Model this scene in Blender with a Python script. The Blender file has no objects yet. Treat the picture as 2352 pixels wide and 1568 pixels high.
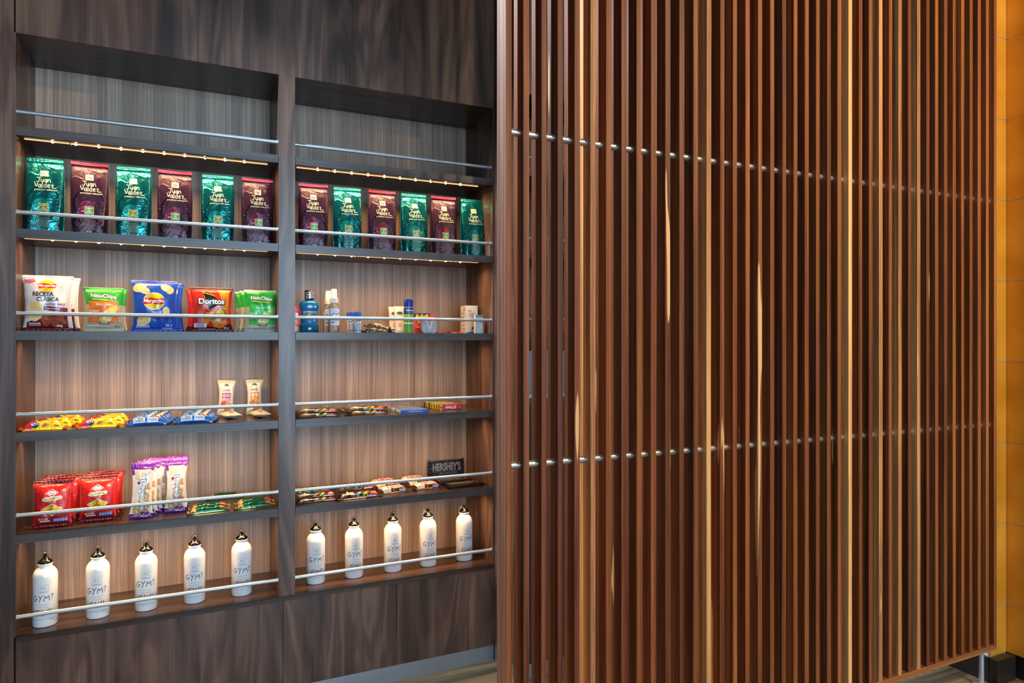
import bpy, bmesh, math, random
from mathutils import Vector, Matrix, noise

# ------------------------------------------------------------------ camera, world, lights, exposure
SC = bpy.context.scene
COL = SC.collection
TH = math.radians(25.34)            # the camera looks 25 degrees to the right of the wall's normal
HC = 1.275                          # eye height
cam_d = bpy.data.cameras.new('camera'); cam = bpy.data.objects.new('camera', cam_d); COL.objects.link(cam)
cam.location = (0, 0, HC); cam.rotation_euler = (math.radians(90), 0, -TH)
cam_d.sensor_width = 36; cam_d.lens = 24.0; cam_d.clip_start = 0.05
SC.camera = cam
SC.view_settings.view_transform = 'Standard'; SC.view_settings.look = 'None'
SC.view_settings.gamma = 1; SC.view_settings.use_curve_mapping = False
SC.view_settings.exposure = 0.0
W = bpy.data.worlds.new('world'); SC.world = W; W.use_nodes = True
W.node_tree.nodes['Background'].inputs[0].default_value = (0.62, 0.76, 1.0, 1)
W.node_tree.nodes['Background'].inputs[1].default_value = 0.16

def area_light(name, loc, rot, sx, sy, power, color, spread=180, parent=None):
    d = bpy.data.lights.new(name, 'AREA'); d.shape = 'RECTANGLE'; d.size = sx; d.size_y = sy
    d.energy = power; d.color = color; d.spread = math.radians(spread)
    o = bpy.data.objects.new(name, d); COL.objects.link(o)
    o.location = loc; o.rotation_euler = rot
    if parent: o.parent = parent
    return o
R90 = math.radians(90)
# tall daylight window behind the photographer
area_light('window_daylight', (0.9, -4.6, 1.75), (R90, 0, 0), 3.4, 2.6, 400, (0.50, 0.75, 1.0))
# warm ceiling downlight on the room side of the slatted screen, and an added fill spot behind it
def spot(name, loc, target, power, color, size, blend, rad):
    d = bpy.data.lights.new(name, 'SPOT'); d.energy = power; d.color = color
    d.spot_size = math.radians(size); d.spot_blend = blend; d.shadow_soft_size = rad
    o = bpy.data.objects.new(name, d); COL.objects.link(o); o.location = loc
    o.rotation_euler = (Vector(target) - Vector(loc)).to_track_quat('-Z', 'Y').to_euler()
    return o
spot('downlight_front', (2.35, -0.6, 2.9), (2.0, 1.5, 1.3), 235, (1.0, 0.72, 0.40), 130, 0.9, 0.06)
spot('passage_fill_spot', (-0.35, 2.3, 2.88), (0.95, 1.57, 1.1), 340, (0.68, 0.86, 1.0), 72, 0.6, 0.04)  # unseen cool spot, added to brighten the slats' left faces from behind
SHELF_LED = 2.5          # watts per strip
random.seed(7)

# ------------------------------------------------------------------ helpers
def X(px, y):              # world x of a thing standing at depth y, seen at column px
    return y * math.tan(TH + math.atan((px - 1176) / 1568))

_m = {}
def newmat(name):
    m = bpy.data.materials.new(name); m.use_nodes = True
    return m, m.node_tree.nodes, m.node_tree.links, m.node_tree.nodes['Principled BSDF']
def setb(b, rough=.5, metal=0., spec=.5, coat=0., trans=0., emis=None, es=0., alpha=1.):
    b.inputs['Roughness'].default_value = rough; b.inputs['Metallic'].default_value = metal
    b.inputs['Specular IOR Level'].default_value = spec; b.inputs['Coat Weight'].default_value = coat
    b.inputs['Transmission Weight'].default_value = trans; b.inputs['Alpha'].default_value = alpha
    if emis: b.inputs['Emission Color'].default_value = (*emis, 1); b.inputs['Emission Strength'].default_value = es
def srgb(h):
    h = h.lstrip('#'); c = [int(h[i:i+2], 16) / 255 for i in (0, 2, 4)]
    return tuple(x / 12.92 if x <= .04045 else ((x + .055) / 1.055) ** 2.4 for x in c)
def plain(hexc, rough=.45, metal=0., spec=.5, crinkle=0., coat=0., trans=0., es=0., scale=45):
    key = (hexc, rough, metal, spec, crinkle, coat, trans, es, scale)
    if key in _m: return _m[key]
    m, N, L, b = newmat('print_' + hexc.strip('#'))
    c = srgb(hexc)
    setb(b, rough, metal, spec, coat, trans, c if es else None, es)
    tc = N.new('ShaderNodeTexCoord'); n = N.new('ShaderNodeTexNoise'); n.inputs['Scale'].default_value = scale
    n.inputs['Detail'].default_value = 3
    L.new(tc.outputs['Object'], n.inputs['Vector'])
    mx = N.new('ShaderNodeMix'); mx.data_type = 'RGBA'
    mx.inputs[6].default_value = (*[x * .93 for x in c], 1); mx.inputs[7].default_value = (*[min(1, x * 1.05) for x in c], 1)
    L.new(n.outputs['Fac'], mx.inputs[0]); L.new(mx.outputs[2], b.inputs['Base Color'])
    if crinkle:
        n2 = N.new('ShaderNodeTexNoise'); n2.inputs['Scale'].default_value = scale * .8; n2.inputs['Detail'].default_value = 2
        n2.inputs['Distortion'].default_value = 1.6
        L.new(tc.outputs['Object'], n2.inputs['Vector'])
        s = N.new('ShaderNodeMath'); s.operation = 'SUBTRACT'; s.inputs[1].default_value = .5; L.new(n2.outputs['Fac'], s.inputs[0])
        a = N.new('ShaderNodeMath'); a.operation = 'ABSOLUTE'; L.new(s.outputs[0], a.inputs[0])
        bp = N.new('ShaderNodeBump'); bp.inputs['Strength'].default_value = crinkle; bp.inputs['Distance'].default_value = .01
        L.new(a.outputs[0], bp.inputs['Height']); L.new(bp.outputs[0], b.inputs['Normal'])
    _m[key] = m
    return m

def wood(name, cols, broad=(9, 9, .55), fine=(170, 170, 2.5), rough=.42, ring=7., swap=None, tint=False, spec=.5, bump=.15, fmix=.45, patches=False, rw=.10, lw=1.5):
    """grain runs along z, or along x when swap='x', or along y when swap='y'"""
    m, N, L, b = newmat(name); setb(b, rough, 0, spec)
    tc = N.new('ShaderNodeTexCoord')
    src = tc.outputs['Object']
    if tint:                                     # every slat gets its own stretch of timber
        oi = N.new('ShaderNodeObjectInfo'); ad = N.new('ShaderNodeVectorMath'); ad.operation = 'ADD'
        ml = N.new('ShaderNodeVectorMath'); ml.operation = 'SCALE'; ml.inputs[0].default_value = (13, 31, 57)
        L.new(oi.outputs['Random'], ml.inputs['Scale']); L.new(ml.outputs[0], ad.inputs[0]); L.new(src, ad.inputs[1]); src = ad.outputs[0]
    def mapped(s):
        mp = N.new('ShaderNodeMapping')
        if swap == 'x': s = (s[2], s[1], s[0])
        if swap == 'y': s = (s[0], s[2], s[1])
        mp.inputs['Scale'].default_value = s; L.new(src, mp.inputs['Vector']); return mp.outputs[0]
    n1 = N.new('ShaderNodeTexNoise'); n1.inputs['Scale'].default_value = 1; n1.inputs['Detail'].default_value = 3; n1.inputs['Distortion'].default_value = .6
    L.new(mapped(broad), n1.inputs['Vector'])
    r = N.new('ShaderNodeMath'); r.operation = 'MULTIPLY'; r.inputs[1].default_value = ring * 6.283; L.new(n1.outputs['Fac'], r.inputs[0])
    sn = N.new('ShaderNodeMath'); sn.operation = 'SINE'; L.new(r.outputs[0], sn.inputs[0])
    n2 = N.new('ShaderNodeTexNoise'); n2.inputs['Scale'].default_value = 1; n2.inputs['Detail'].default_value = 5; n2.inputs['Roughness'].default_value = .65
    L.new(mapped(fine), n2.inputs['Vector'])
    n3 = N.new('ShaderNodeTexNoise'); n3.inputs['Scale'].default_value = 1; n3.inputs['Detail'].default_value = 2
    L.new(mapped((broad[0] * 1.7, broad[1] * 1.7, broad[2] * .5)), n3.inputs['Vector'])
    def mul(o, k, add=0.):
        q = N.new('ShaderNodeMath'); q.operation = 'MULTIPLY_ADD'; q.inputs[1].default_value = k; q.inputs[2].default_value = add; L.new(o, q.inputs[0]); return q.outputs[0]
    def add(a, c):
        q = N.new('ShaderNodeMath'); q.operation = 'ADD'; L.new(a, q.inputs[0]); L.new(c, q.inputs[1]); return q.outputs[0]
    f = add(add(mul(sn.outputs[0], rw), mul(n2.outputs['Fac'], fmix * 2, -fmix)), mul(n3.outputs['Fac'], lw, .5 - lw / 2))
    cr = N.new('ShaderNodeValToRGB'); L.new(f, cr.inputs[0])
    cr.color_ramp.elements[0].position = .15; cr.color_ramp.elements[0].color = (*srgb(cols[0]), 1)
    cr.color_ramp.elements[1].position = .85; cr.color_ramp.elements[1].color = (*srgb(cols[-1]), 1)
    for i, c in enumerate(cols[1:-1]):
        e = cr.color_ramp.elements.new(.15 + .7 * (i + 1) / (len(cols) - 1)); e.color = (*srgb(c), 1)
    out = cr.outputs[0]
    if tint:
        mx = N.new('ShaderNodeMix'); mx.data_type = 'RGBA'; mx.blend_type = 'MULTIPLY'; mx.inputs[0].default_value = 1
        L.new(out, mx.inputs[6]); L.new(oi.outputs['Color'], mx.inputs[7]); out = mx.outputs[2]
    if patches:                                  # streaks of pale sapwood
        n4 = N.new('ShaderNodeTexNoise'); n4.inputs['Scale'].default_value = 1; n4.inputs['Detail'].default_value = 1.5
        L.new(mapped((26, 26, 1.6)), n4.inputs['Vector'])
        c4 = N.new('ShaderNodeValToRGB'); c4.color_ramp.elements[0].position = .715; c4.color_ramp.elements[1].position = .727
        L.new(n4.outputs['Fac'], c4.inputs[0])
        mp = N.new('ShaderNodeMix'); mp.data_type = 'RGBA'; mp.inputs[7].default_value = (*srgb('#d9a468'), 1)
        L.new(c4.outputs[0], mp.inputs[0]); L.new(out, mp.inputs[6]); out = mp.outputs[2]
    L.new(out, b.inputs['Base Color'])
    if bump:
        bp = N.new('ShaderNodeBump'); bp.inputs['Strength'].default_value = bump; bp.inputs['Distance'].default_value = .002
        L.new(n2.outputs['Fac'], bp.inputs['Height']); L.new(bp.outputs[0], b.inputs['Normal'])
    return m

def mesh_obj(name, verts, faces, mats, fm=None, parent=None, smooth=False, recalc=True, bevel=0):
    me = bpy.data.meshes.new(name); me.from_pydata([tuple(v) for v in verts], [], faces)
    for m in mats: me.materials.append(m)
    if fm: me.polygons.foreach_set('material_index', fm)
    if recalc:
        bm = bmesh.new(); bm.from_mesh(me); bmesh.ops.recalc_face_normals(bm, faces=bm.faces); bm.to_mesh(me); bm.free()
    if smooth: me.polygons.foreach_set('use_smooth', [True] * len(me.polygons))
    me.update()
    o = bpy.data.objects.new(name, me); COL.objects.link(o)
    if parent: o.parent = parent
    return o

class MB:
    def __init__(s): s.v = []; s.f = []; s.m = []; s.mats = []
    def mi(s, m):
        if m not in s.mats: s.mats.append(m)
        return s.mats.index(m)
    def add(s, vs, fs, m):
        o = len(s.v); s.v += [Vector(v) for v in vs]; k = s.mi(m)
        for f in fs: s.f.append(tuple(i + o for i in f)); s.m.append(k)
        return s
    def box(s, x0, x1, y0, y1, z0, z1, m, bev=0.):
        if bev <= 0:
            vs = [(x, y, z) for x in (x0, x1) for y in (y0, y1) for z in (z0, z1)]
            return s.add(vs, [(0, 1, 3, 2), (4, 6, 7, 5), (0, 4, 5, 1), (2, 3, 7, 6), (0, 2, 6, 4), (1, 5, 7, 3)], m)
        bm = bmesh.new(); bmesh.ops.create_cube(bm, size=1)
        for v in bm.verts: v.co = Vector((x0 + (x1 - x0) * (v.co.x + .5), y0 + (y1 - y0) * (v.co.y + .5), z0 + (z1 - z0) * (v.co.z + .5)))
        bmesh.ops.bevel(bm, geom=bm.edges[:], offset=bev, segments=2, profile=.5, affect='EDGES')
        bm.verts.index_update(); s.add([v.co.copy() for v in bm.verts], [tuple(v.index for v in f.verts) for f in bm.faces], m); bm.free(); return s
    def lathe(s, prof, m, n=32, c=(0, 0, 0), mfn=None):
        o = len(s.v); rings = []
        for r, z in prof:
            if r < 1e-6: rings.append([len(s.v)]); s.v.append(Vector((c[0], c[1], c[2] + z)))
            else:
                rings.append(list(range(len(s.v), len(s.v) + n)))
                for i in range(n):
                    a = 2 * math.pi * i / n; s.v.append(Vector((c[0] + r * math.cos(a), c[1] + r * math.sin(a), c[2] + z)))
        for k in range(len(rings) - 1):
            A, B = rings[k], rings[k + 1]; mm = s.mi(mfn(k) if mfn else m)
            for i in range(n):
                j = (i + 1) % n
                if len(A) == 1 and len(B) == 1: continue
                if len(A) == 1: f = (A[0], B[j], B[i])
                elif len(B) == 1: f = (A[i], A[j], B[0])
                else: f = (A[i], A[j], B[j], B[i])
                s.f.append(f); s.m.append(mm)
        return s
    def tube(s, p, q, r, m, n=16):
        p, q = Vector(p), Vector(q); d = (q - p).normalized(); u = d.orthogonal().normalized(); w = d.cross(u)
        vs = [c + (u * math.cos(2 * math.pi * i / n) + w * math.sin(2 * math.pi * i / n)) * r for c in (p, q) for i in range(n)]
        fs = [(i, (i + 1) % n, n + (i + 1) % n, n + i) for i in range(n)] + [tuple(range(n)), tuple(range(2 * n - 1, n - 1, -1))]
        return s.add(vs, fs, m)
    def path(s, pts, r, m, n=8, closed=False):
        pts = [Vector(p) for p in pts]; k = len(pts); vs = []; up = Vector((0, 0, 1))
        for i, p in enumerate(pts):
            a = pts[(i - 1) % k] if closed or i else p; c = pts[(i + 1) % k] if closed or i < k - 1 else p
            d = (c - a).normalized(); u = d.cross(Vector((0, 1, .01))).normalized(); w = d.cross(u)
            vs += [p + (u * math.cos(2 * math.pi * j / n) + w * math.sin(2 * math.pi * j / n)) * r for j in range(n)]
        fs = []
        for i in range(k if closed else k - 1):
            a, c = i * n, ((i + 1) % k) * n
            fs += [(a + j, a + (j + 1) % n, c + (j + 1) % n, c + j) for j in range(n)]
        if not closed: fs += [tuple(range(n)), tuple(range((k - 1) * n, k * n))]
        return s.add(vs, fs, m)
    def build(s, name, parent=None, smooth=False, recalc=True):
        return mesh_obj(name, s.v, s.f, s.mats, s.m, parent, smooth, recalc)

def tag(o, label=None, cat=None, group=None, kind=None):
    if label: o['label'] = label
    if cat: o['category'] = cat
    if group: o['group'] = group
    if kind: o['kind'] = kind
    return o
def empty(name, loc=(0, 0, 0), rot=(0, 0, 0)):
    o = bpy.data.objects.new(name, None); o.empty_display_size = .05; COL.objects.link(o)
    o.location = loc; o.rotation_euler = rot; return o
def smooth_by_angle(o, deg=35):
    me = o.data; me.polygons.foreach_set('use_smooth', [True] * len(me.polygons))
    try: me.set_sharp_from_angle(angle=math.radians(deg))
    except Exception: pass
    return o

# ------------------------------------------------------------------ materials of the place
M_PANEL = wood('walnut_laminate', ['#33221a', '#5a3f33', '#80604c'], broad=(6, 6, .9), fine=(200, 200, 3), rough=.34, ring=7, fmix=.30, rw=.14, lw=1.2)
M_PANELX = wood('walnut_laminate_edge', ['#2e2622', '#463a34', '#5c4b42'], broad=(20, 20, 1.2), fine=(240, 240, 5), rough=.34, ring=3, swap='x', fmix=.25)
M_SHELF = wood('walnut_shelf_board', ['#241811', '#422d21', '#584031'], broad=(16, 16, .8), rough=.24, ring=4, swap='x', fmix=.3)
M_BACK = wood('linear_oak_back', ['#644d3e', '#957a67', '#c3a790'], broad=(14, 14, .45), fine=(430, 430, 2.2), rough=.45, ring=5, fmix=.62, rw=.06, lw=.7)
M_SLAT = wood('hardwood_slat', ['#57331c', '#86522b', '#a6703d'], broad=(30, 30, .8), fine=(420, 420, 9), rough=.5, spec=.25, ring=3, tint=True, fmix=.4, patches=True)
M_SLATLIT = wood('lit_tone_slat_side', ['#6a4638', '#8c6350', '#a57c66'], broad=(30, 30, .8), fine=(300, 300, 6), rough=.6, ring=4, fmix=.35, spec=.2)  # slat wood made paler, with side light put into the colour
M_RAILW = wood('hardwood_rail', ['#6b4026', '#94592f', '#b3743f'], broad=(30, 30, .8), fine=(300, 300, 9), rough=.45, ring=2, swap='x')
M_FLOOR = wood('floor_planks', ['#4f3f2c', '#776043', '#9a805a'], broad=(14, 14, 1.1), fine=(90, 90, 6), rough=.5, ring=4, swap='x', fmix=.4)
M_STEEL = plain('#b9c0c5', .38, .6)
M_STEEL2 = plain('#ddd2c2', .30, .9)
M_ALU = plain('#a8adb2', .38, .85, scale=8)
M_GAP = plain('#8f8378', .6)
M_BLACK = plain('#0a0a0b', .22, 0, .3)
M_DARK = plain('#1d1715', .5)
M_WHITEP = plain('#e8e6e2', .5)
M_PLINTH = plain('#241c19', .35)
M_TEALWALL = plain('#5d8aa0', .4)
def gold_mat():
    m, N, L, b = newmat('golden_stone_tile'); setb(b, .32, .35, .5)
    tc = N.new('ShaderNodeTexCoord'); n = N.new('ShaderNodeTexNoise'); n.inputs['Scale'].default_value = 5; n.inputs['Detail'].default_value = 8
    L.new(tc.outputs['Object'], n.inputs['Vector']); cr = N.new('ShaderNodeValToRGB')
    cr.color_ramp.elements[0].position = .3; cr.color_ramp.elements[0].color = (*srgb('#c07f1c'), 1)
    cr.color_ramp.elements[1].position = .75; cr.color_ramp.elements[1].color = (*srgb('#e0a23a'), 1)
    L.new(n.outputs['Fac'], cr.inputs[0]); L.new(cr.outputs[0], b.inputs['Base Color']); return m
M_GOLD = gold_mat()
def ceiling_mat(): return plain('#57524d', .8)

# ------------------------------------------------------------------ setting
D = 2.5; DB = 2.79                    # front plane and back plane of the built-in shelves
XL, XM0, XM1, XR = -.4715, .2835, .3388, 1.099
ZT = 2.206
b = MB(); b.box(-4, 5, -6, 4, -.05, 0, M_FLOOR); tag(b.build('floor'), kind='structure')
b = MB(); b.box(-4, 5, -6, 4, 2.95, 3.05, ceiling_mat()); tag(b.build('ceiling'), kind='structure')
b = MB(); b.box(-4, 5, 2.85, 3.0, 0, 2.95, M_DARK); tag(b.build('wall_back'), kind='structure')
M_ROOM = plain('#4a4540', .8)
b = MB(); b.box(-4.1, -4, -6, 4, 0, 2.95, M_ROOM); tag(b.build('wall_far'), kind='structure')
b = MB(); b.box(-4, 5, -6.1, -6, 0, 2.95, M_ROOM); tag(b.build('wall_front'), kind='structure')
b = MB(); b.box(5, 5.1, -6, 4, 0, 2.95, M_ROOM); tag(b.build('wall_side'), kind='structure')
b = MB(); b.box(XL - .003, 1.1048, D + .004, D + .02, 0, .061, M_ALU); tag(b.build('baseboard_front'), kind='structure')
# left wall panel beside the shelves
b = MB(); b.box(-1.7, XL - .004, D - .002, 2.85, 0, 2.95, M_PANEL); tag(b.build('wall_left'), kind='structure')

# ------------------------------------------------------------------ built-in shelving unit
shelf_unit = empty('built_in_shelving', (0.31, D, 0))
tag(shelf_unit, 'tall dark walnut built-in shelving with two bays, steel rails and warm strip lights', 'shelving')
def sp(name, mb, smooth=False, parent=None):
    o = mb.build(name, None, smooth); o.parent = parent or shelf_unit
    if parent is None: o.matrix_parent_inverse = Matrix.Translation(-Vector(shelf_unit.location))
    return o
SH_TOP = [1.275 + z for z in (.650, .341, .032, -.2755, -.583)]; SH_T = .027; Z6 = 1.275 - .890
sp('top_fascia', MB().box(XL, 1.1048, D, D + .02, ZT, 2.95, M_PANEL))
sp('top_board', MB().box(XL, 1.1048, D + .02, DB, ZT, ZT + .02, M_PANELX))
sp('back_panel', MB().box(XL, XM0, DB, DB + .015, Z6 - .02, ZT, M_BACK))
sp('back_panel', MB().box(XM1, XR, DB, DB + .015, Z6 - .02, ZT, M_BACK))
sp('side_panel', MB().box(XL - .018, XL, D + .0, DB, Z6, ZT, M_PANEL))
sp('side_panel', MB().box(XR, XR + .0058, D, DB, Z6, ZT, M_PANEL))
sp('divider', MB().box(XM0, XM1, D, DB, Z6, ZT, M_PANEL))
for (a, c) in ((XL, XM0 - .0015), (XM1 + .0015, XR)):
    for z in SH_TOP:
        s = MB().box(a, c, D + .001, DB, z - SH_T + .008, z, M_SHELF)
        s.box(a, c, D - .0005, D + .0115, z - SH_T, z + .0002, M_PANELX)      # edge banding and front lip
        s.box(a + .001, c - .001, D + .0116, DB, z - SH_T + .0075, z - SH_T + .008, M_PANELX)
        o = sp('shelf', s)
s = MB().box(XL, 1.1048, D + .001, DB, Z6 - .018, Z6, M_SHELF); s.box(XL, 1.1048, D - .0006, D + .0015, Z6 - .018, Z6 + .0002, M_SHELF)
sp('bottom_shelf', s)
RAIL_Z = [1.275 + z for z in (.698, .3925, .0855, -.222, -.528, -.8365)]
for z in RAIL_Z:
    for (a, c) in ((XL, XM0), (XM1, XR)):
        r = sp('guard_rail', MB().tube((a + .004, 2.516, z), (c - .004, 2.516, z), .006, M_STEEL, 20), True); smooth_by_angle(r)
        for xx in ((a, a + .005), (c - .005, c)):
            k = MB().tube((xx[0], 2.516, z), (xx[1], 2.516, z), .0072, M_STEEL, 20).build('rail_socket'); smooth_by_angle(k); k.parent = r
for (a, c) in ((XL, .2963), (.2983, .7034), (.7054, 1.1048)):
    sp('door', MB().box(a, c, D, D + .018, .0615, Z6 - .0185, M_PANEL))
sp('carcass', MB().box(XL, 1.1048, D + .019, DB, .0, Z6 - .0185, M_GAP))
M_LEDT = plain('#ffc88a', .5, es=1.1)
def led_mat():
    m, N, L, b = newmat('led_glow'); b.inputs['Base Color'].default_value = (1, .9, .7, 1)
    b.inputs['Emission Color'].default_value = (1, .80, .48, 1); b.inputs['Emission Strength'].default_value = 80; return m
M_LED = led_mat()
for zi, z in enumerate(SH_TOP):
    zb = z - SH_T + .008
    for (a, c, l0, l1) in ((-.461, .253, -.388, .176), (.353, 1.061, .427, .985)):
        st = sp('light_strip', MB().box(a, c, 2.561, 2.569, zb - .0030, zb - .0004, M_LEDT))
        for k in range(10):
            x = l0 + (l1 - l0) * k / 9
            g = MB().lathe([(0, -.0026), (.0026, -.0022), (.0034, 0), (0, 0)], M_LED, 10, (x, 2.565, zb - .003)).build('led', st, True)
            g.matrix_parent_inverse = Matrix.Translation(-Vector(shelf_unit.location)); g.parent = st; g.matrix_parent_inverse = Matrix.Identity(4)
        area_light('strip_light', ((l0 + l1) / 2, 2.565, zb - .0062), (0, 0, 0), c - a - .02, .006, SHELF_LED, (1.0, .63, .31), 148)
        for k in ((.17, .72) if zi != 1 else (.3, .84)):
            xx = a + (c - a) * k
            cl = MB().box(xx - .002, xx + .002, 2.556, 2.574, zb - .005, zb - .0004, M_WHITEP, .0006).build('clip', st)

# projecting neighbour unit seen in slivers between the slats
nb = empty('neighbouring_wall_unit', (1.8, 2.29, 0))
tag(nb, 'dark wall unit stepping forward right of the shelves, glimpsed between slats', 'wall unit')
def np_(name, mb):
    o = mb.build(name); o.parent = nb; o.matrix_parent_inverse = Matrix.Translation(-Vector(nb.location)); return o
np_('side_panel', MB().box(1.1055, 1.125, 2.29, 2.85, .061, 2.95, M_PANEL))
np_('top_fascia', MB().box(1.125, 2.6, 2.29, 2.31, 1.275 + .93, 2.95, M_PANEL))
np_('back_panel', MB().box(1.125, 2.6, 2.55, 2.57, 1.05, 2.206, M_PANEL))
np_('door', MB().box(1.125, 1.86, 2.292, 2.31, .061, 1.05, M_DARK)); np_('door', MB().box(1.863, 2.6, 2.292, 2.31, .061, 1.05, M_DARK))
np_('toe_kick', MB().box(1.115, 2.6, 2.30, 2.33, .0, .061, M_ALU)); np_('toe_kick', MB().box(1.107, 1.115, 2.30, 2.5, .0, .061, M_ALU))
for z in SH_TOP[:3] : np_('shelf', MB().box(1.125, 2.6, 2.291, 2.55, z - SH_T, z, M_PANELX))
for z in RAIL_Z[:3]: np_('guard_rail', MB().tube((1.125, 2.31, z), (2.6, 2.31, z), .006, M_STEEL))
b = MB().box(1.16, 1.75, 2.33, 2.53, 1.075, 1.24, M_TEALWALL, .006); b.box(1.16, 1.75, 2.325, 2.331, 1.06, 1.075, M_STEEL)
tag(b.build('storage_box'), 'pale blue box standing in the neighbouring wall unit behind the slats', 'box')
np_('counter', MB().box(1.125, 2.6, 2.291, 2.55, 1.035, 1.0595, M_PANELX))

# ------------------------------------------------------------------ slatted screen
S0 = 1.512; SD = .0546; P = .03197 * S0; R0 = .4731 * S0; SW = .0109 * S0
screen = empty('slatted_screen', (1.72, S0, 0))
tag(screen, 'tall screen of vertical hardwood slats with steel spacers and bottom rail', 'screen')
def scp(name, mb, smooth=False):
    o = mb.build(name); o.parent = screen; o.matrix_parent_inverse = Matrix.Translation(-Vector(screen.location))
    if smooth: smooth_by_angle(o)
    return o
rs = random.Random(21)
brown = [(.84, .66, .60), (.80, .58, .52), (.66, .50, .50), (.96, .76, .62), (.78, .60, .50), (.92, .70, .56), (.74, .58, .56), (1.0, .76, .56)]
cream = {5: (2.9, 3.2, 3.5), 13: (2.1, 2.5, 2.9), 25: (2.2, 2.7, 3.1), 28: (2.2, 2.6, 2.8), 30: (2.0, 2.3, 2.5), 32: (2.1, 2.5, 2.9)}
for i in range(42):
    xr = R0 + i * P
    w = SW * (1 + rs.uniform(-.04, .04))
    nz = 60; vs = []; z0, z1 = .156, 2.9495
    ph = rs.uniform(0, 6); am = rs.choice((.0, .0, .0003, .0008))
    cor = []
    rr = .0011
    sec = [(-w + rr, 0), (-rr, 0), (0, rr), (0, SD - rr), (-rr, SD), (-w + rr, SD), (-w, SD - rr), (-w, rr)]
    for k in range(nz + 1):
        t = k / nz; z = z0 + (z1 - z0) * t; dx = am * (math.sin(ph + t * 5) - math.sin(ph))
        for (sx, sy) in sec: vs.append((xr + sx + dx, S0 + sy, z))
    fs = []
    for k in range(nz):
        for j in range(8): fs.append((k * 8 + j, k * 8 + (j + 1) % 8, (k + 1) * 8 + (j + 1) % 8, (k + 1) * 8 + j))
    fs += [tuple(range(8)), tuple(range(nz * 8, nz * 8 + 8))]
    mb = MB()
    if i == 0:                                   # end slat's left side: paler wood tone standing in for the light on it
        mb.add(vs, fs, M_SLAT); kp = mb.mi(M_SLATLIT)
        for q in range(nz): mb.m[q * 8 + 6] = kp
    else: mb.add(vs, fs, M_SLAT)
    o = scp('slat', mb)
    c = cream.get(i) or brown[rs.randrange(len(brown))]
    if i < 9 and i not in cream: c = (c[0] * .76, c[1] * .68, c[2] * .72)  # leftmost slats tinted darker and redder to offset the bluish window light
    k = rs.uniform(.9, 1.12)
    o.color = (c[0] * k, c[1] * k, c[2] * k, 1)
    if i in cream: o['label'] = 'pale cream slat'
YC = S0 + .0235
for zr in (.520, -.3085):
    for i in range(41):
        xa = R0 + i * P; xb = R0 + (i + 1) * P - SW
        mb = MB().tube((xa - .0008, YC, HC + zr), (xb + .0008, YC, HC + zr), .0095, M_STEEL2, 24)
        mb.tube((xb - .004, YC, HC + zr), (xb - .0035, YC, HC + zr), .0097, M_DARK, 24)
        scp('spacer', mb, True)
scp('bottom_rail', MB().box(R0 - SW, R0 + 41 * P, S0, S0 + SD, .138, .1565, M_RAILW, .001))
scp('top_rail', MB().box(R0 - SW, R0 + 41 * P, S0 + SD + .001, S0 + SD + .02, 2.85, 2.949, M_RAILW))
for x in (.80, 1.73, 2.65):
    f = MB().lathe([(0, 0), (.028, 0), (.028, .006), (.022, .010), (.010, .011), (.0085, .012), (.0085, .138), (0, .138)], M_STEEL, 24, (x, S0 + SD / 2, 0))
    scp('foot', f, True)

# golden tiled pillar and side wall, plinth
XG = 2.819; YG = 1.545
zj = [HC + 1.152 - .307 * k for k in range(-2, 9)]
b = MB(); t = MB()
pil = MB(); sidew = MB()
for k in range(len(zj) - 1):
    z1, z0 = zj[k] - .0012, zj[k + 1] + .0012
    z0 = max(z0, .093); z1 = min(z1, 2.949)
    if z1 <= z0: continue
    pil.box(2.716, XG - .005, YG, YG + .006, z0, z1, M_GOLD, .0008)
    for (ya, yb) in ((-.6, .45), (.453, YG + .02)): sidew.box(XG, XG + .02, ya, yb, z0, z1, M_GOLD, .0008)
for z in zj:
    if .1 < z < 2.94:
        pil.box(2.716, XG - .005, YG - .0015, YG + .005, z - .0010, z + .0010, M_STEEL)
        sidew.box(XG - .0012, XG + .01, -.6, YG, z - .0009, z + .0009, M_STEEL2)
pil.box(2.716, XG, YG + .0062, YG + .6, .0, 2.949, M_WHITEP)
sidew.box(XG + .021, XG + .1, -.6, YG + .6, 0, 2.949, M_DARK)
tag(pil.build('wall_end'), kind='structure'); tag(sidew.build('wall_right'), kind='structure')
b = MB().box(2.704, XG, S0 + .001, YG - .0016, 0, .092, M_PLINTH, .002); b.box(2.704, 2.7155, YG, YG + .6, 0, .092, M_PLINTH)
tag(b.build('baseboard_end'), kind='structure')

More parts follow.
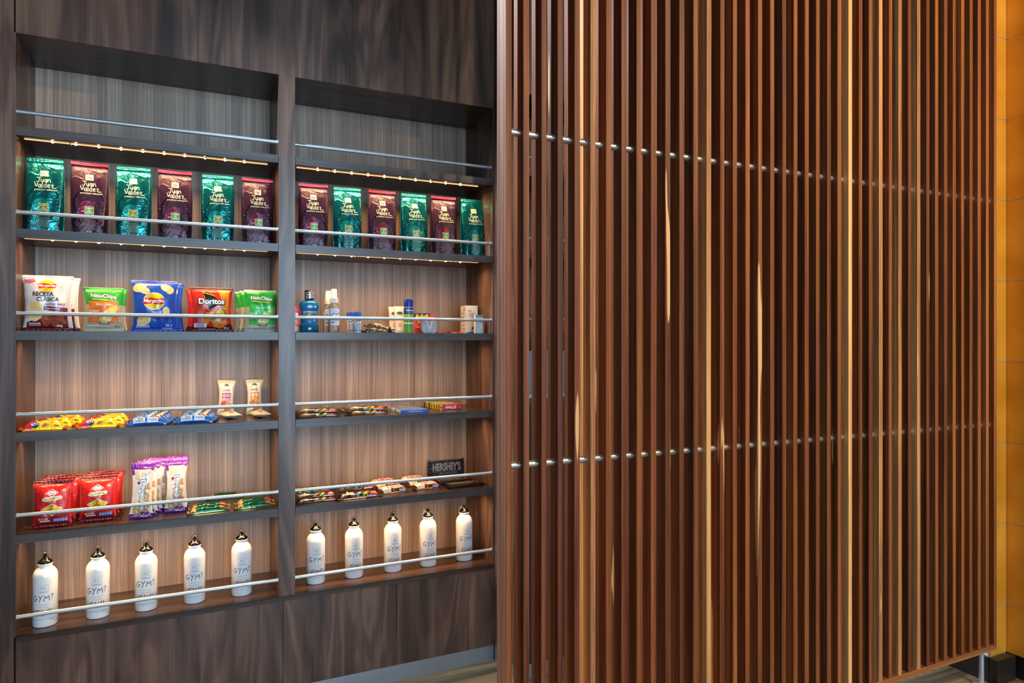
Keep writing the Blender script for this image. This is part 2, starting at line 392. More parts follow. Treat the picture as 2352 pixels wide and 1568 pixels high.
# ------------------------------------------------------------------ printing on packages
_txt = {}
def text_geo(s, bold):
    key = (s, bold)
    if key in _txt: return _txt[key]
    cu = bpy.data.curves.new('t', 'FONT'); cu.body = s; cu.offset = bold; cu.resolution_u = 3; cu.fill_mode = 'FRONT'
    o = bpy.data.objects.new('t', cu); COL.objects.link(o)
    me = bpy.data.meshes.new_from_object(o.evaluated_get(bpy.context.evaluated_depsgraph_get()))
    vs = [(v.co.x, v.co.y) for v in me.vertices]; fs = [tuple(p.vertices) for p in me.polygons]
    bpy.data.objects.remove(o); bpy.data.curves.remove(cu); bpy.data.meshes.remove(me)
    _txt[key] = (vs, fs); return _txt[key]
GL = {
 'J': (.85, [[(.1, 1), (.95, 1)], [(.62, 1), (.6, .2), (.4, -.02), (.12, .1)]]),
 'u': (.62, [[(0, .62), (.02, .18), (.2, .02), (.42, .15), (.5, .62)], [(.5, .62), (.56, 0)]]),
 'a': (.66, [[(.5, .52), (.25, .64), (.02, .35), (.12, .03), (.36, .08), (.52, .6)], [(.52, .6), (.58, 0)]]),
 'n': (.62, [[(0, .62), (.03, 0)], [(.03, .38), (.25, .63), (.46, .5), (.52, 0)]]),
 'V': (.62, [[(0, 1), (.35, 0), (.62, .85)]]), 'l': (.16, [[(0, 1.1), (.06, 0)]]),
 'd': (.62, [[(.46, 1.1), (.5, 0)], [(.48, .5), (.24, .62), (0, .3), (.2, 0), (.5, .18)]]),
 'e': (.6, [[(.02, .3), (.45, .38), (.36, .62), (.1, .56), (.02, .25), (.2, 0), (.5, .12)]]),
 'z': (.8, [[(0, .6), (.5, .6), (.02, 0), (.95, .02)]]), ' ': (.3, []),
 'G': (.95, [[(.7, .9), (.45, .98), (.1, .7), (.05, .3), (.3, .03), (.68, .12), (.72, .45)], [(.42, .46), (.9, .44)]]),
 'Y': (.8, [[(0, 1), (.35, .55)], [(.75, 1), (.35, .5), (.18, -.15)]]),
 'M': (1.0, [[(0, 0), (.18, .95), (.45, .3), (.8, 1), (.9, 0)]]),
 '?': (.55, [[(0, .85), (.25, 1.08), (.5, .85), (.2, .45), (.2, .28)], [(.17, .1), (.2, .05)]]),
 'I': (.3, [[(.1, 1), (.08, 0)]]), 'N': (.85, [[(0, 0), (.1, .95), (.6, .05), (.72, 1.05)]]),
 '!': (.3, [[(.15, 1), (.1, .3)], [(.08, .1), (.09, .04)]]),
}
class Art:
    def __init__(s): s.items = []
    def add(s, vs, fs, mat, lay=None): s.items.append((vs, fs, mat, len(s.items) if lay is None else lay)); return s
    def poly(s, pts, mat, lay=None): return s.add(list(pts), [tuple(range(len(pts)))], mat, lay)
    def rect(s, x0, z0, x1, z1, mat, lay=None): return s.poly([(x0, z0), (x1, z0), (x1, z1), (x0, z1)], mat, lay)
    def ell(s, cx, cz, rx, rz, mat, rot=0, n=28, lay=None):
        c, q = math.cos(rot), math.sin(rot)
        return s.poly([(cx + rx * math.cos(a) * c - rz * math.sin(a) * q, cz + rx * math.cos(a) * q + rz * math.sin(a) * c) for a in [2 * math.pi * i / n for i in range(n)]], mat, lay)
    def line(s, pts, wd, mat, lay=None):
        vs, fs = [], []
        for (a, b_) in zip(pts[:-1], pts[1:]):
            dx, dz = b_[0] - a[0], b_[1] - a[1]; l = math.hypot(dx, dz) or 1; nx, nz = -dz / l * wd / 2, dx / l * wd / 2; ex, ez = dx / l * wd * .35, dz / l * wd * .35
            o = len(vs); vs += [(a[0] - ex + nx, a[1] - ez + nz), (a[0] - ex - nx, a[1] - ez - nz), (b_[0] + ex - nx, b_[1] + ez - nz), (b_[0] + ex + nx, b_[1] + ez + nz)]
            fs.append((o, o + 1, o + 2, o + 3))
        return s.add(vs, fs, mat, lay)
    def text(s, st, cx, cz, w, mat, h=None, bold=.0, shear=0., rot=0., arch=0., lay=None):
        vs, fs = text_geo(st, bold)
        x0, x1 = min(v[0] for v in vs), max(v[0] for v in vs); z0, z1 = min(v[1] for v in vs), max(v[1] for v in vs)
        k = w / (x1 - x0); kh = (h / (z1 - z0)) if h else k; out = []
        for (x, z) in vs:
            a = (x - (x0 + x1) / 2) * k; c = (z - (z0 + z1) / 2) * kh; a += shear * c; c += arch * (a / w * 2) ** 2 * w * .5
            out.append((cx + a * math.cos(rot) - c * math.sin(rot), cz + a * math.sin(rot) + c * math.cos(rot)))
        return s.add(out, fs, mat, lay)
    def hand(s, word, cx, cz, w, h, mat, th, rot=0., lay=None):
        tot = sum(GL[c][0] + .12 for c in word) - .12; k = w / tot; x = -w / 2
        vs, fs = [], []
        tmp = Art()
        for c in word:
            wd, st = GL[c]
            for pl in st:
                P_ = [(x + p[0] * k, p[1] * h - h / 2) for p in pl]
                if len(P_) > 2:                       # soften corners
                    Q = [P_[0]]
                    for i in range(1, len(P_) - 1):
                        for t_ in (.3, .7):
                            a = P_[i - 1] if t_ < .5 else P_[i + 1]; f = .25
                            Q.append((P_[i][0] * (1 - f) + a[0] * f, P_[i][1] * (1 - f) + a[1] * f))
                    Q.append(P_[-1]); P_ = Q
                tmp.line([(cx + a * math.cos(rot) - b_ * math.sin(rot), cz + a * math.sin(rot) + b_ * math.cos(rot)) for a, b_ in P_], th, mat)
            x += (wd + .12) * k
        for (v, f, m_, l_) in tmp.items:
            o = len(vs); vs += v; fs += [tuple(i + o for i in q) for q in f]
        return s.add(vs, fs, mat, lay)
    def blurb(s, x0, z0, x1, z1, rows, mat, seed=1, centre=True, gap=.35):
        r = random.Random(seed); vs, fs = [], []; rh = (z1 - z0) / rows
        for i in range(rows):
            zz = z1 - (i + .5) * rh; wd = (x1 - x0) * r.uniform(.75, 1); xs = (x0 + x1) / 2 - wd / 2 if centre else x0; xe = xs + wd
            while xs < xe - .001:
                l = min(xe - xs, r.uniform(.003, .009) * (x1 - x0) / .05)
                o = len(vs); hh = rh * (1 - gap) / 2
                vs += [(xs, zz - hh), (xs + l, zz - hh), (xs + l, zz + hh), (xs, zz + hh)]; fs.append((o, o + 1, o + 2, o + 3)); xs += l + .0012 * (x1 - x0) / .05
        return s.add(vs, fs, mat)
def drape(mb, art, fn, maxlen=.0045, base=.0005, step=.00012):
    """fn(x, z, off) -> 3D point on the package, off metres proud of it"""
    for (vs, fs, mat, lay) in art.items:
        bm = bmesh.new(); bv = [bm.verts.new((v[0], v[1], 0)) for v in vs]
        for f in fs:
            try: bm.faces.new([bv[i] for i in f])
            except ValueError: pass
        bmesh.ops.triangulate(bm, faces=bm.faces[:])
        for _ in range(7):
            e = [q for q in bm.edges if q.calc_length() > maxlen]
            if not e: break
            bmesh.ops.subdivide_edges(bm, edges=e, cuts=1); bmesh.ops.triangulate(bm, faces=[f for f in bm.faces if len(f.verts) > 3])
        bm.verts.index_update(); off = base + step * lay
        mb.add([fn(v.co.x, v.co.y, off) for v in bm.verts], [tuple(v.index for v in f.verts) for f in bm.faces], mat); bm.free()

# ------------------------------------------------------------------ soft packs
def nz(a, b_, c): return noise.noise(Vector((a, b_, c)))
def pack_fn(kind, Wd, H, T, s, seed, wave=.002, dent=.0015):
    hw = Wd / 2; hb = H - (s if kind == 'block' else (2 * s if kind == 'pillow' else 0)); zb = 0 if kind != 'pillow' else s
    lb = hw - (s if kind == 'flow' else 0)
    def f(x, z, side, off=0.):
        if kind == 'flow':
            u = max(-1, min(1, x / lb)); q = -math.cos(math.pi * max(0, min(1, z / H)))
            th = T * (1 - abs(u) ** 5) ** .6 * (1 - abs(q) ** 3) ** .45
            d = dent * nz(u * 4 + seed, q * 2, seed * 1.7) * (1 - abs(q) ** 4) * (1.3 - .3 * abs(u)) * 2
            narrow = 1 - .10 * (1 - abs(u) ** 6)
            zz = H / 2 + H / 2 * q * narrow
            if side < 0: return Vector((x, -max(th + d, .0012) - .0004 - off, zz))
            return Vector((x, -.0002 + off, zz))
        v = max(0, min(1, (z - zb) / hb)); u = max(-1, min(1, x / hw))
        if kind == 'pillow':
            w_ = 1 - (.20 if Wd < .08 else .11) * math.sin(math.pi * v) ** .6
            th = T * max(0, math.sin(math.pi * min(1, v * .93 + .05))) ** .6 * (1 - abs(u) ** 2.6) ** .55
            if v <= 0 or v >= 1: th = .0005
            else: th = th * min(1, min(v, 1 - v) / .04) ** .5
        else:
            w_ = .90 + .10 * math.sin(math.pi * (v * .8 + .08)) - .015 * (v < .03)
            th = T * (1 - v ** 2.0) ** .85 * (1 - abs(u) ** 9) ** .45 + .0006
        d = dent * nz(u * 2.2 + seed, v * 3.4, seed * 2.3 + side) * (1 - u * u) * min(1, 4 * v if kind == 'pillow' else 1) * min(1, 6 * (1 - v)) * 2
        pinch = dent * 1.6 * math.sin(u * 9 + seed + nz(seed, v * 3, 0) * 4) * max(0, v - .6) * (1 - v) * 6
        wv = wave * math.sin(2.2 * u + seed) * v ** 2
        y = side * (th + off) + wv + (d + pinch if side < 0 else -d)
        return Vector((x * w_, y, z))
    return f, zb, hb, lb
_packs = {}
LIE = Matrix.Rotation(-R90, 4, 'X')
def make_pack(key, kind, Wd, H, T, s, body, seal_mat, art=None, seed=1, lie=False, wave=.002, dent=.0015, band=None, band_fn=None, bottom_mat=None):
    """list of (part name, mesh): the pack's body with its printing, and its crimped ends"""
    f, zb, hb, lb = pack_fn(kind, Wd, H, T, s, seed, wave, dent); hw = Wd / 2; mb = MB()
    nu, nv = (30, 34) if kind != 'flow' else (36, 14)
    grid = {}
    def mat_at(x, z): return band_fn(x, z) if band_fn else body
    def P_(x, z, side): return f(x, z, side)
    x0, x1 = (-hw, hw) if kind != 'flow' else (-lb, lb); z0, z1 = (zb, zb + hb) if kind != 'flow' else (0, H)
    for side in (-1, 1):
        for j in range(nv + 1):
            for i in range(nu + 1):
                uu = -math.cos(math.pi * i / nu) * .35 + (2 * i / nu - 1) * .65; 
                x = (x0 + x1) / 2 + uu * (x1 - x0) / 2; z = z0 + (z1 - z0) * j / nv
                if kind == 'flow': 
                    pass
                grid[(side, i, j)] = (len(mb.v), x, z); mb.v.append(P_(x, z, side))
        for j in range(nv):
            for i in range(nu):
                a = grid[(side, i, j)]; b_ = grid[(side, i + 1, j)]; c = grid[(side, i + 1, j + 1)]; d = grid[(side, i, j + 1)]
                fc = (a[0], b_[0], c[0], d[0]) if side < 0 else (d[0], c[0], b_[0], a[0])
                mb.f.append(fc); mb.m.append(mb.mi(mat_at((a[1] + b_[1]) / 2, (a[2] + d[2]) / 2) if side < 0 else body))
    def stitch(seq):
        for (p, q) in zip(seq[:-1], seq[1:]):
            mb.f.append((grid[(-1, *q)][0], grid[(-1, *p)][0], grid[(1, *p)][0], grid[(1, *q)][0])); mb.m.append(mb.mi(body))
    stitch([(nu, j) for j in range(nv, -1, -1)]); stitch([(0, j) for j in range(nv + 1)])
    stitch([(i, 0) for i in range(nu, -1, -1)]); stitch([(i, nv) for i in range(nu + 1)])
    if art: drape(mb, art, lambda x, z, off: f(x, z, -1, off))
    parts = [('wrapper' if kind == 'flow' else 'pouch', mb)]
    def strip(name, fn, n=40, m=None, teeth=False):
        sm = MB(); vs = []
        for k in range(n + 1):
            a = k / n
            for r in (0, .5, 1):
                p = fn(a, r); vs.append(p)
        fs = []
        for k in range(n):
            for r in (0, 1): o = k * 3 + r; fs.append((o, o + 3, o + 4, o + 1))
        m_ = len(vs); th = Vector((0, .0007, 0)); vs2 = [v + th for v in vs]
        fs2 = [tuple(m_ + i for i in reversed(q)) for q in fs]
        rim = [(k * 3, (k + 1) * 3) for k in range(n)] + [(k * 3 + 2, (k + 1) * 3 + 2) for k in range(n)] + [(0, 1), (1, 2), (n * 3, n * 3 + 1), (n * 3 + 1, n * 3 + 2)]
        fs3 = [(a, c, c + m_, a + m_) for a, c in rim]
        sm.add(vs + vs2, fs + fs2 + fs3, m or seal_mat); parts.append((name, sm))
    if kind in ('pillow', 'block'):
        def top(a, r):
            x = -hw + 2 * hw * a; p = f(x, zb + hb, -1); rip = .0005 * math.sin(a * 60) + r * .0015 * math.sin(a * 5 + seed)
            return Vector((p.x, p.y - .0002 + rip, p.z + r * s - (.0004 if r == 0 else 0)))
        strip('top_seal', top)
        if band:
            bm_ = MB(); n = 24; vs = []
            for k in range(n + 1):
                x = -hw * 1.03 + 2 * hw * 1.03 * k / n; p = f(max(-hw, min(hw, x)), zb + hb, -1)
                px_ = p.x * 1.03; vs += [(px_, p.y - .0035, p.z + s * .15), (px_, p.y - .0035, p.z + s * .95), (px_, p.y + .0035, p.z + s * .95), (px_, p.y + .0035, p.z + s * .15)]
            fs = [(k * 4 + j, k * 4 + (j + 1) % 4, k * 4 + 4 + (j + 1) % 4, k * 4 + 4 + j) for k in range(n) for j in range(4)] + [(0, 1, 2, 3), (n * 4, n * 4 + 3, n * 4 + 2, n * 4 + 1)]
            bm_.add(vs, fs, band); parts.append(('tie_band', bm_))
    if kind == 'pillow':
        def bot(a, r):
            x = -hw + 2 * hw * a; p = f(x, zb, -1); rip = .0004 * math.sin(a * 60)
            return Vector((p.x, p.y - .0002 + rip, (1 - r) * s + (.0004 if r == 0 else 0)))
        strip('bottom_seal', bot, m=bottom_mat)
    if kind == 'flow':
        for sg in (-1, 1):
            def end(a, r, sg=sg):
                z = H * a; p = f(sg * lb, z, -1); zz = H / 2 - H / 2 * math.cos(math.pi * a) * (1 + .12 * r)
                return Vector((sg * (lb + r * s), -.0030 - .0022 * abs(math.sin(a * 14 + seed)) - r * .002 * (1 + math.sin(a * 7 + seed)), zz))
            strip('end_crimp', end, 28)
    out = []
    for (nm, m_) in parts:
        if lie: m_.v = [LIE @ Vector(v) for v in m_.v]
        me = bpy.data.meshes.new(nm); me.from_pydata([tuple(v) for v in m_.v], [], m_.f)
        for q in m_.mats: me.materials.append(q)
        me.polygons.foreach_set('material_index', m_.m); me.polygons.foreach_set('use_smooth', [True] * len(me.polygons)); me.update()
        if nm == 'tie_band': me.polygons.foreach_set('use_smooth', [False] * len(me.polygons))
        out.append((nm, me))
    _packs[key] = out
    return out
def put(name, meshes, loc, label, cat, group=None, rz=0., rx=0., ry=0.):
    e = empty(name, loc, (rx, ry, rz)); tag(e, label, cat, group)
    par = e
    for m in meshes:
        nm, me = m[0], m[1]
        o = bpy.data.objects.new(nm, me); COL.objects.link(o); o.parent = e
        if len(m) > 2: o.parent = kids[m[2]]
        kids = locals().get('kids') or {}
        kids[len(kids)] = o
    return e

# ---- colours
def foil(c, r=.26, mt=.55, cr=.35, sc=38): return plain(c, r, mt, .6, cr, scale=sc)
def film(c, r=.30, cr=.25, sc=45): return plain(c, r, .08, .6, cr, scale=sc)
WH = film('#f2f1ee'); CREAM = film('#efe6c8'); BK = film('#141414'); GN = film('#5aa02c'); DKG = film('#33491a')
# ---- coffee bags
def coffee(teal):
    W_, H_ = .108, .243
    A = Art(); ink = plain('#e9e6c0', .35, .1)
    dk = foil('#063a3c' if teal else '#2a0a18'); lt = foil('#0d8a84' if teal else '#7c1f3c')
    # large printed curls on the lower half
    for (cx, cz, rx, rz, t0, t1) in ((.0, .10, .043, .052, .2, 3.4), (-.03, .055, .022, .03, 3.4, 6.0), (.036, .05, .02, .036, -1.2, 1.6), (.03, .075, .03, .02, 2.4, 4.6)):
        A.line([(max(-.046, min(.046, cx + rx * math.cos(t0 + (t1 - t0) * i / 14))), max(.006, cz + rz * math.sin(t0 + (t1 - t0) * i / 14))) for i in range(15)], .0042, dk, 0)
    for (cx, cz, r_) in ((-.036, .088, .004), (.038, .095, .005), (-.04, .05, .004), (.04, .03, .006), (-.03, .02, .005)): A.ell(cx, cz, r_, r_ * 1.3, dk, lay=0)
    A.poly([(-.006 + .03 * math.cos(a) * .8, .086 + .02 * math.sin(a) * 1.4) for a in [i * .45 for i in range(14)]], lt, 0)
    z0 = .183
    A.rect(-.0115, z0, .0115, z0 + .019, ink, 2)
    for pl in ([(-.010, z0 + .013), (-.002, z0 + .010), (.004, z0 + .016), (.010, z0 + .014)], [(-.008, z0 + .003), (-.003, z0 + .008), (-.006, z0 + .018)], [(.002, z0 + .001), (.001, z0 + .008), (.009, z0 + .004)], [(-.002, z0 + .010), (.006, z0 + .008), (.005, z0 + .017)], [(-.011, z0 + .008), (-.004, z0 + .005), (.0, z0 + .002)]):
        A.line(pl, .0011, lt if teal else dk, 3)
    A.hand('Juan', -.001, z0 - .0115, .040, .015, ink, .0019, lay=2)
    A.hand('Valdez', .003, z0 - .0285, .056, .017, ink, .0020, lay=2)
    A.text('premium selection', .006, z0 - .0445, .062, ink, h=.0075, shear=.25, bold=.01, lay=2)
    zl = .070
    A.rect(-.0125, zl, .0135, zl + .025, CREAM, 2); A.rect(-.0115, zl + .001, .0125, zl + .024, GN if not teal else film('#6d8a1e'), 3)
    A.line([(-.008, zl + .003), (.0005, zl + .014), (.009, zl + .003)], .0013, WH, 4); A.line([(-.003, zl + .003), (.0005, zl + .008), (.004, zl + .003)], .0013, WH, 4)
    A.text('CUMBRE', .0005, zl + .019, .018, WH, bold=.02, lay=4)
    A.text('DESCAFEINADO' if teal else 'FUERTE', .0005, zl - .005, .034 if teal else .014, WH, bold=.02, lay=3)
    A.blurb(-.020, .018, .020, .052, 9, plain('#7fb0a8' if teal else '#9a7f90', .5), seed=4, gap=.55)
    A.text('100% CAFE', .0, .0135, .016, WH, lay=3); A.text('PREMIUM COLOMBIANO', .0, .0095, .036, WH, bold=.015, lay=3)
    if not teal: A.text('CONTENIDO NETO 500 g - 17.6 oz', .0, .0045, .07, WH, lay=3)
    body = foil('#0a6f70', .22, .7, .5, 30) if teal else foil('#36102c', .32, .3, .45, 30)
    return make_pack('coffee%d' % teal, 'block', W_, H_, .034, .012, body, foil('#0b7b78') if teal else foil('#551530'), A, seed=3 if teal else 8, wave=.003, dent=.0022, band=None if teal else film('#c41f35'))
CT, CM = coffee(1), coffee(0)
zc = SH_TOP[1]
cof = [(100, 1, 0, 'leftmost teal coffee bag on the coffee shelf, beside the left wall panel'),
 (204, 0, 0, 'maroon coffee bag with red band, second bag from the left end'),
 (306, 1, 0, 'teal coffee bag in the middle of the left bay, third bag from left'),
 (402, 0, 0, 'maroon coffee bag with red band, fourth bag from the left end'),
 (501, 1, 0, 'teal coffee bag with bright glare, fifth from left, second from the divider'),
 (593, 0, 0, 'maroon coffee bag with red band just left of the central divider'),
 (722, 0, 0, 'maroon coffee bag with red band just right of the central divider'),
 (801, 1, 0, 'teal coffee bag standing second from the divider in the right bay'),
 (881, 0, 0, 'maroon coffee bag with red band, third from the divider in the right bay'),
 (955, 1, 0, 'teal coffee bag, third from the right end of the coffee shelf'),
 (1023, 0, 0, 'maroon coffee bag with red band, second from the right end of the shelf'),
 (1091, 1, 0, 'rightmost teal coffee bag, in the corner next to the slatted screen')]
for i, (px, t, dx, lb_) in enumerate(cof):
    x = X(px, 2.585)
    put('coffee_bag', CT if t else CM, (x, 2.612, zc + .0003), lb_, 'coffee bag', 'coffee bags on the second shelf', rz=math.radians((0, 2, -2, 1, -1, 1, -3, -2, -1, 0, -1, 0)[i]))

# ---- chip bags
def chips():
    P_ = {}
    yel, red, wht, blu = film('#f2c91d'), film('#c8201f'), WH, film('#1d4fb5')
    chipm = film('#e9c877'); chip2 = film('#f3dc9c'); br = film('#4a2a1c'); mar = film('#7d2145'); org = film('#e8741f')
    def logo(A, cx, cz, r, l=2):
        A.ell(cx, cz, r * 1.06, r * .86, wht, lay=l); A.ell(cx, cz, r, r * .8, yel, lay=l + 1)
        A.poly([(cx - r * 1.05, cz + .28 * r), (cx - .3 * r, cz + .34 * r), (cx + .4 * r, cz + .22 * r), (cx + r * 1.05, cz + .32 * r), (cx + r * 1.05, cz - .22 * r), (cx + .4 * r, cz - .34 * r), (cx - .4 * r, cz - .24 * r), (cx - r * 1.05, cz - .34 * r)], red, l + 2)
        A.text('Margarita', cx, cz - .01 * r, r * 2.0, wht, h=.46 * r, bold=.025, shear=.2, lay=l + 3)
    # white bag
    A = Art(); bg = film('#dcd6d2')
    A.poly([(-.066, .150), (-.066, .163), (-.03, .163), (-.036, .156)], film('#c98ab8'), 1)
    A.text('NUEVO', -.050, .160, .026, red, bold=.03, rot=.3, lay=2); A.text('SABOR', -.046, .154, .024, red, bold=.03, rot=.3, lay=2)
    logo(A, .0, .143, .024)
    A.hand  # lettering below
    A.text('RECETA', -.011, .117, .062, br, h=.014, bold=.035, lay=2); A.text('CLÁSICA', .003, .102, .066, br, h=.016, bold=.035, lay=2)
    A.text('ALITAS BBQ', .022, .0845, .062, film('#8c1c3c'), h=.007, bold=.04, lay=3)
    A.poly([(-.010, .080), (.060, .074), (.060, .060), (-.010, .066)], mar, 2); A.text('MÁS CROCANTES', .02, .0715, .036, wht, bold=.02, lay=4)
    A.poly([(-.058, .010), (.058, .010), (.058, .052), (-.005, .050), (-.03, .03), (-.058, .028)], film('#6e1623'), 1)
    A.poly([(-.050, .09), (-.026, .093), (-.012, .082), (-.016, .068), (-.05, .066)], chipm, 3)
    A.poly([(-.054, .036), (-.05, .058), (-.03, .064), (-.010, .058), (-.018, .040), (-.034, .030)], chip2, 4)
    for (cx, cz, rx, rz, ro) in ((.0, .038, .015, .022, -.4), (.022, .03, .012, .018, .3), (.038, .042, .012, .010, .2), (.045, .03, .01, .008, -.3)): A.ell(cx, cz, rx, rz, film('#a4482a'), ro, lay=5); 
    for k in range(4): A.ell(-.048 + .0085 * k, .022, .0038, .0048, wht, lay=6); A.ell(-.048 + .0085 * k, .021, .0026, .0026, br, lay=7)
    A.text('150g', .034, .0165, .016, wht, bold=.03, lay=6)
    P_['A'] = make_pack('A', 'pillow', .138, .176, .026, .007, bg, bg, A, seed=2, dent=.003, bottom_mat=film('#5a1420'), band_fn=lambda x, z: bg if z > .012 else film('#5a1420'))
    # plantain chips, green top; orange or green front
    def natu(key, front, top, h_, glob):
        A = Art(); base = film('#b9b49a'); H_ = h_; hw = .058
        A.rect(-.046, .028, .046, .098, front, 1)
        A.poly([(-.052, H_ * .80), (-.03, H_ * .70), (.01, H_ * .70), (.052, H_ * .80), (.052, H_ - .008), (-.052, H_ - .008)], top, 2)
        A.text('NatuChips', 0, H_ * .80, .082, br, h=.020, bold=.07, rot=-.05, arch=-.05, lay=3); A.text('NatuChips', 0, H_ * .80, .078, wht, h=.017, bold=.03, rot=-.05, arch=-.05, lay=5)
        A.line([(-.034, H_ * .735), (-.01, H_ * .72), (.03, H_ * .705)], .003, yel, 6)
        A.text('Plátano Maduro' if key == 'B' else 'Plátano Verde', .004, .088, .052, wht, h=.008, shear=.25, lay=3)
        A.poly([(-.01, .040), (.012, .036), (.034, .05), (.046, .075), (.042, .088), (.02, .078), (.0, .062), (-.012, .052)], film('#f0cf5a' if key == 'B' else '#9fcf4a'), 3)
        A.ell(.004, .045, .02, .013, chipm, .7, lay=4); A.ell(.014, .038, .012, .007, chip2, .5, lay=5)
        for zz in (.066, .050): A.ell(-.040, zz, .004, .0045, wht, lay=3); A.ell(-.040, zz, .0025, .003, front, lay=4); A.blurb(-.034, zz - .003, -.008, zz + .003, 2, wht, seed=3, centre=False)
        A.rect(-.012, .024, .018, .031, film('#5b2b4a'), 4); A.blurb(-.010, .0255, .016, .0295, 2, wht)
        for k in range(5): A.ell(-.046 + .008 * k, .017, .0034, .0044, wht, lay=3); A.ell(-.046 + .008 * k, .0155, .0022, .002, br, lay=4)
        A.text('28 g', .040, .0165, .014, br, bold=.01, lay=3)
        P_[key] = make_pack(key, 'pillow', .116, H_, .024, .007, base, top if key == 'B' else film('#a9c49a'), A, seed=5 if key == 'B' else 6, dent=.0028, bottom_mat=base,
                            band_fn=lambda x, z: top if z > H_ * .82 else (base if z < .026 else (top if z > H_ * .6 else base)))
    natu('B', film('#ee7d2b'), film('#2fae3a'), .143, 0); natu('E', film('#3cbf4a'), film('#19a83c'), .150, 0)
    # blue bag
    A = Art()
    A.ell(-.048, .146, .022, .014, chipm, .3, lay=1); A.ell(-.034, .138, .020, .012, chip2, -.4, lay=2); A.ell(.040, .145, .022, .011, chip2, -.3, lay=1); A.ell(.05, .137, .012, .010, chipm, .5, lay=2)
    logo(A, -.002, .102, .034)
    A.text('Natural', .006, .066, .032, wht, h=.008, bold=.02, shear=.1, lay=3); A.ell(.038, .070, .012, .014, chip2, lay=2)
    A.ell(-.036, .042, .022, .014, chipm, .4, lay=2); A.ell(-.026, .038, .018, .012, chip2, 1.0, lay=3); A.ell(-.040, .030, .016, .010, chip2, .2, lay=4)
    for k in range(5): A.ell(-.054 + .0085 * k, .018, .0036, .0046, wht, lay=5); A.ell(-.054 + .0085 * k, .017, .0024, .0024, blu, lay=6)
    A.text('25 g', .044, .021, .02, wht, bold=.02, lay=3); A.blurb(.02, .010, .056, .014, 2, wht, seed=5)
    P_['C'] = make_pack('C', 'pillow', .141, .171, .026, .007, blu, film('#3b57b8'), A, seed=9, dent=.003)
    # red corn chips
    A = Art(); rd = film('#d22c1e'); dr = film('#5a100f')
    A.poly([(.02, .146), (.060, .146), (.060, .05), (.045, .075), (.035, .11)], film('#f08a1c'), 1); A.poly([(.0, .02), (.055, .05), (.055, .03), (.03, .012)], film('#e2761a'), 1)
    A.poly([(-.032, .135), (-.016, .141), (.038, .1), (-.010, .070)], BK, 2)
    A.line([(-.030, .137), (-.010, .073), (.034, .098)], .0026, org, 3); A.line([(-.030, .137), (.010, .125)], .0022, yel, 3)
    A.text('Doritos', 0, .106, .096, BK, h=.026, bold=.09, lay=4); A.text('Doritos', 0, .106, .090, wht, h=.020, bold=.035, lay=6)
    A.text('MEGA', .030, .088, .026, wht, h=.005, bold=.03, shear=.2, lay=3); A.text('QUESO', .040, .081, .026, wht, h=.0055, bold=.03, shear=.2, lay=3)
    A.ell(.030, .066, .016, .012, yel, .2, lay=2)
    for (cx, cz, k) in ((-.005, .058, 1), (.018, .052, .9), (-.02, .038, 1.1), (.012, .034, 1.2)): A.poly([(cx - .018 * k, cz + .010 * k), (cx + .018 * k, cz + .012 * k), (cx + .002, cz - .016 * k)], film('#d98a2c'), 4)
    A.rect(-.058, .016, -.018, .030, wht, 5); A.blurb(-.056, .017, -.02, .029, 4, blu, seed=8)
    A.text('34 g', .048, .0135, .018, wht, bold=.02, lay=3); A.blurb(-.05, .0095, .02, .0125, 1, wht)
    P_['D'] = make_pack('D', 'pillow', .139, .154, .025, .008, rd, dr, A, seed=12, dent=.003, band_fn=lambda x, z: rd if z > .022 + .1 * max(0, x) else dr)
    return P_
CH = chips()
z3 = SH_TOP[2]
G3 = 'chip bags on the third shelf'
def chip(k, px, y, lb_, rz=0, sc=1, dx=0):
    e = put('chip_bag', CH[k], (X(px, y) + dx, y, z3 + .0003), lb_, 'chip bag', G3, rz=math.radians(rz)); return e
chip('A', 111, 2.585, 'front white potato chip bag with brown lettering at the left end')
chip('A', 117, 2.650, 'white potato chip bag tucked behind the front white bag', rz=-2, dx=.014)
chip('B', 239, 2.585, 'front green and orange plantain chip bag, left of the blue bag', rz=1)
chip('B', 241, 2.645, 'green-topped plantain chip bag behind the orange fronted one', rz=-3, dx=.008)
chip('C', 356, 2.585, 'front royal blue potato chip bag with round yellow and red emblem')
chip('C', 361, 2.645, 'royal blue chip bag directly behind the front blue bag', rz=-5, dx=.008)
chip('C', 364, 2.705, 'rearmost blue chip bag, its corner sticking out right of the others', rz=-9, dx=.012)
chip('D', 486, 2.585, 'front red and orange corn chip bag with dark top seal')
chip('D', 479, 2.645, 'red corn chip bag peeking out left behind the front red one', rz=3, dx=-.004)
chip('E', 600, 2.585, 'front bright green plantain chip bag beside the central divider', rz=1)
chip('E', 588, 2.645, 'green plantain chip bag behind the front green bag', rz=6)
chip('E', 577, 2.705, 'rearmost green plantain chip bag, furthest left of the green stack', rz=9)

# ---- shelf 3, right bay: toiletries
def solo(name, loc, label, cat, group=None, rz=0):
    e = empty(name, loc, (0, 0, rz)); tag(e, label, cat, group); return e
def cyl_fn(r): return lambda x, z, off: Vector((math.sin(x / r) * (r + off), -math.cos(x / r) * (r + off), z))
GT = 'toiletries on the third shelf'
def flat_fn(y0, x_off=0.): return lambda x, z, off: Vector((x + x_off, y0 - off, z))
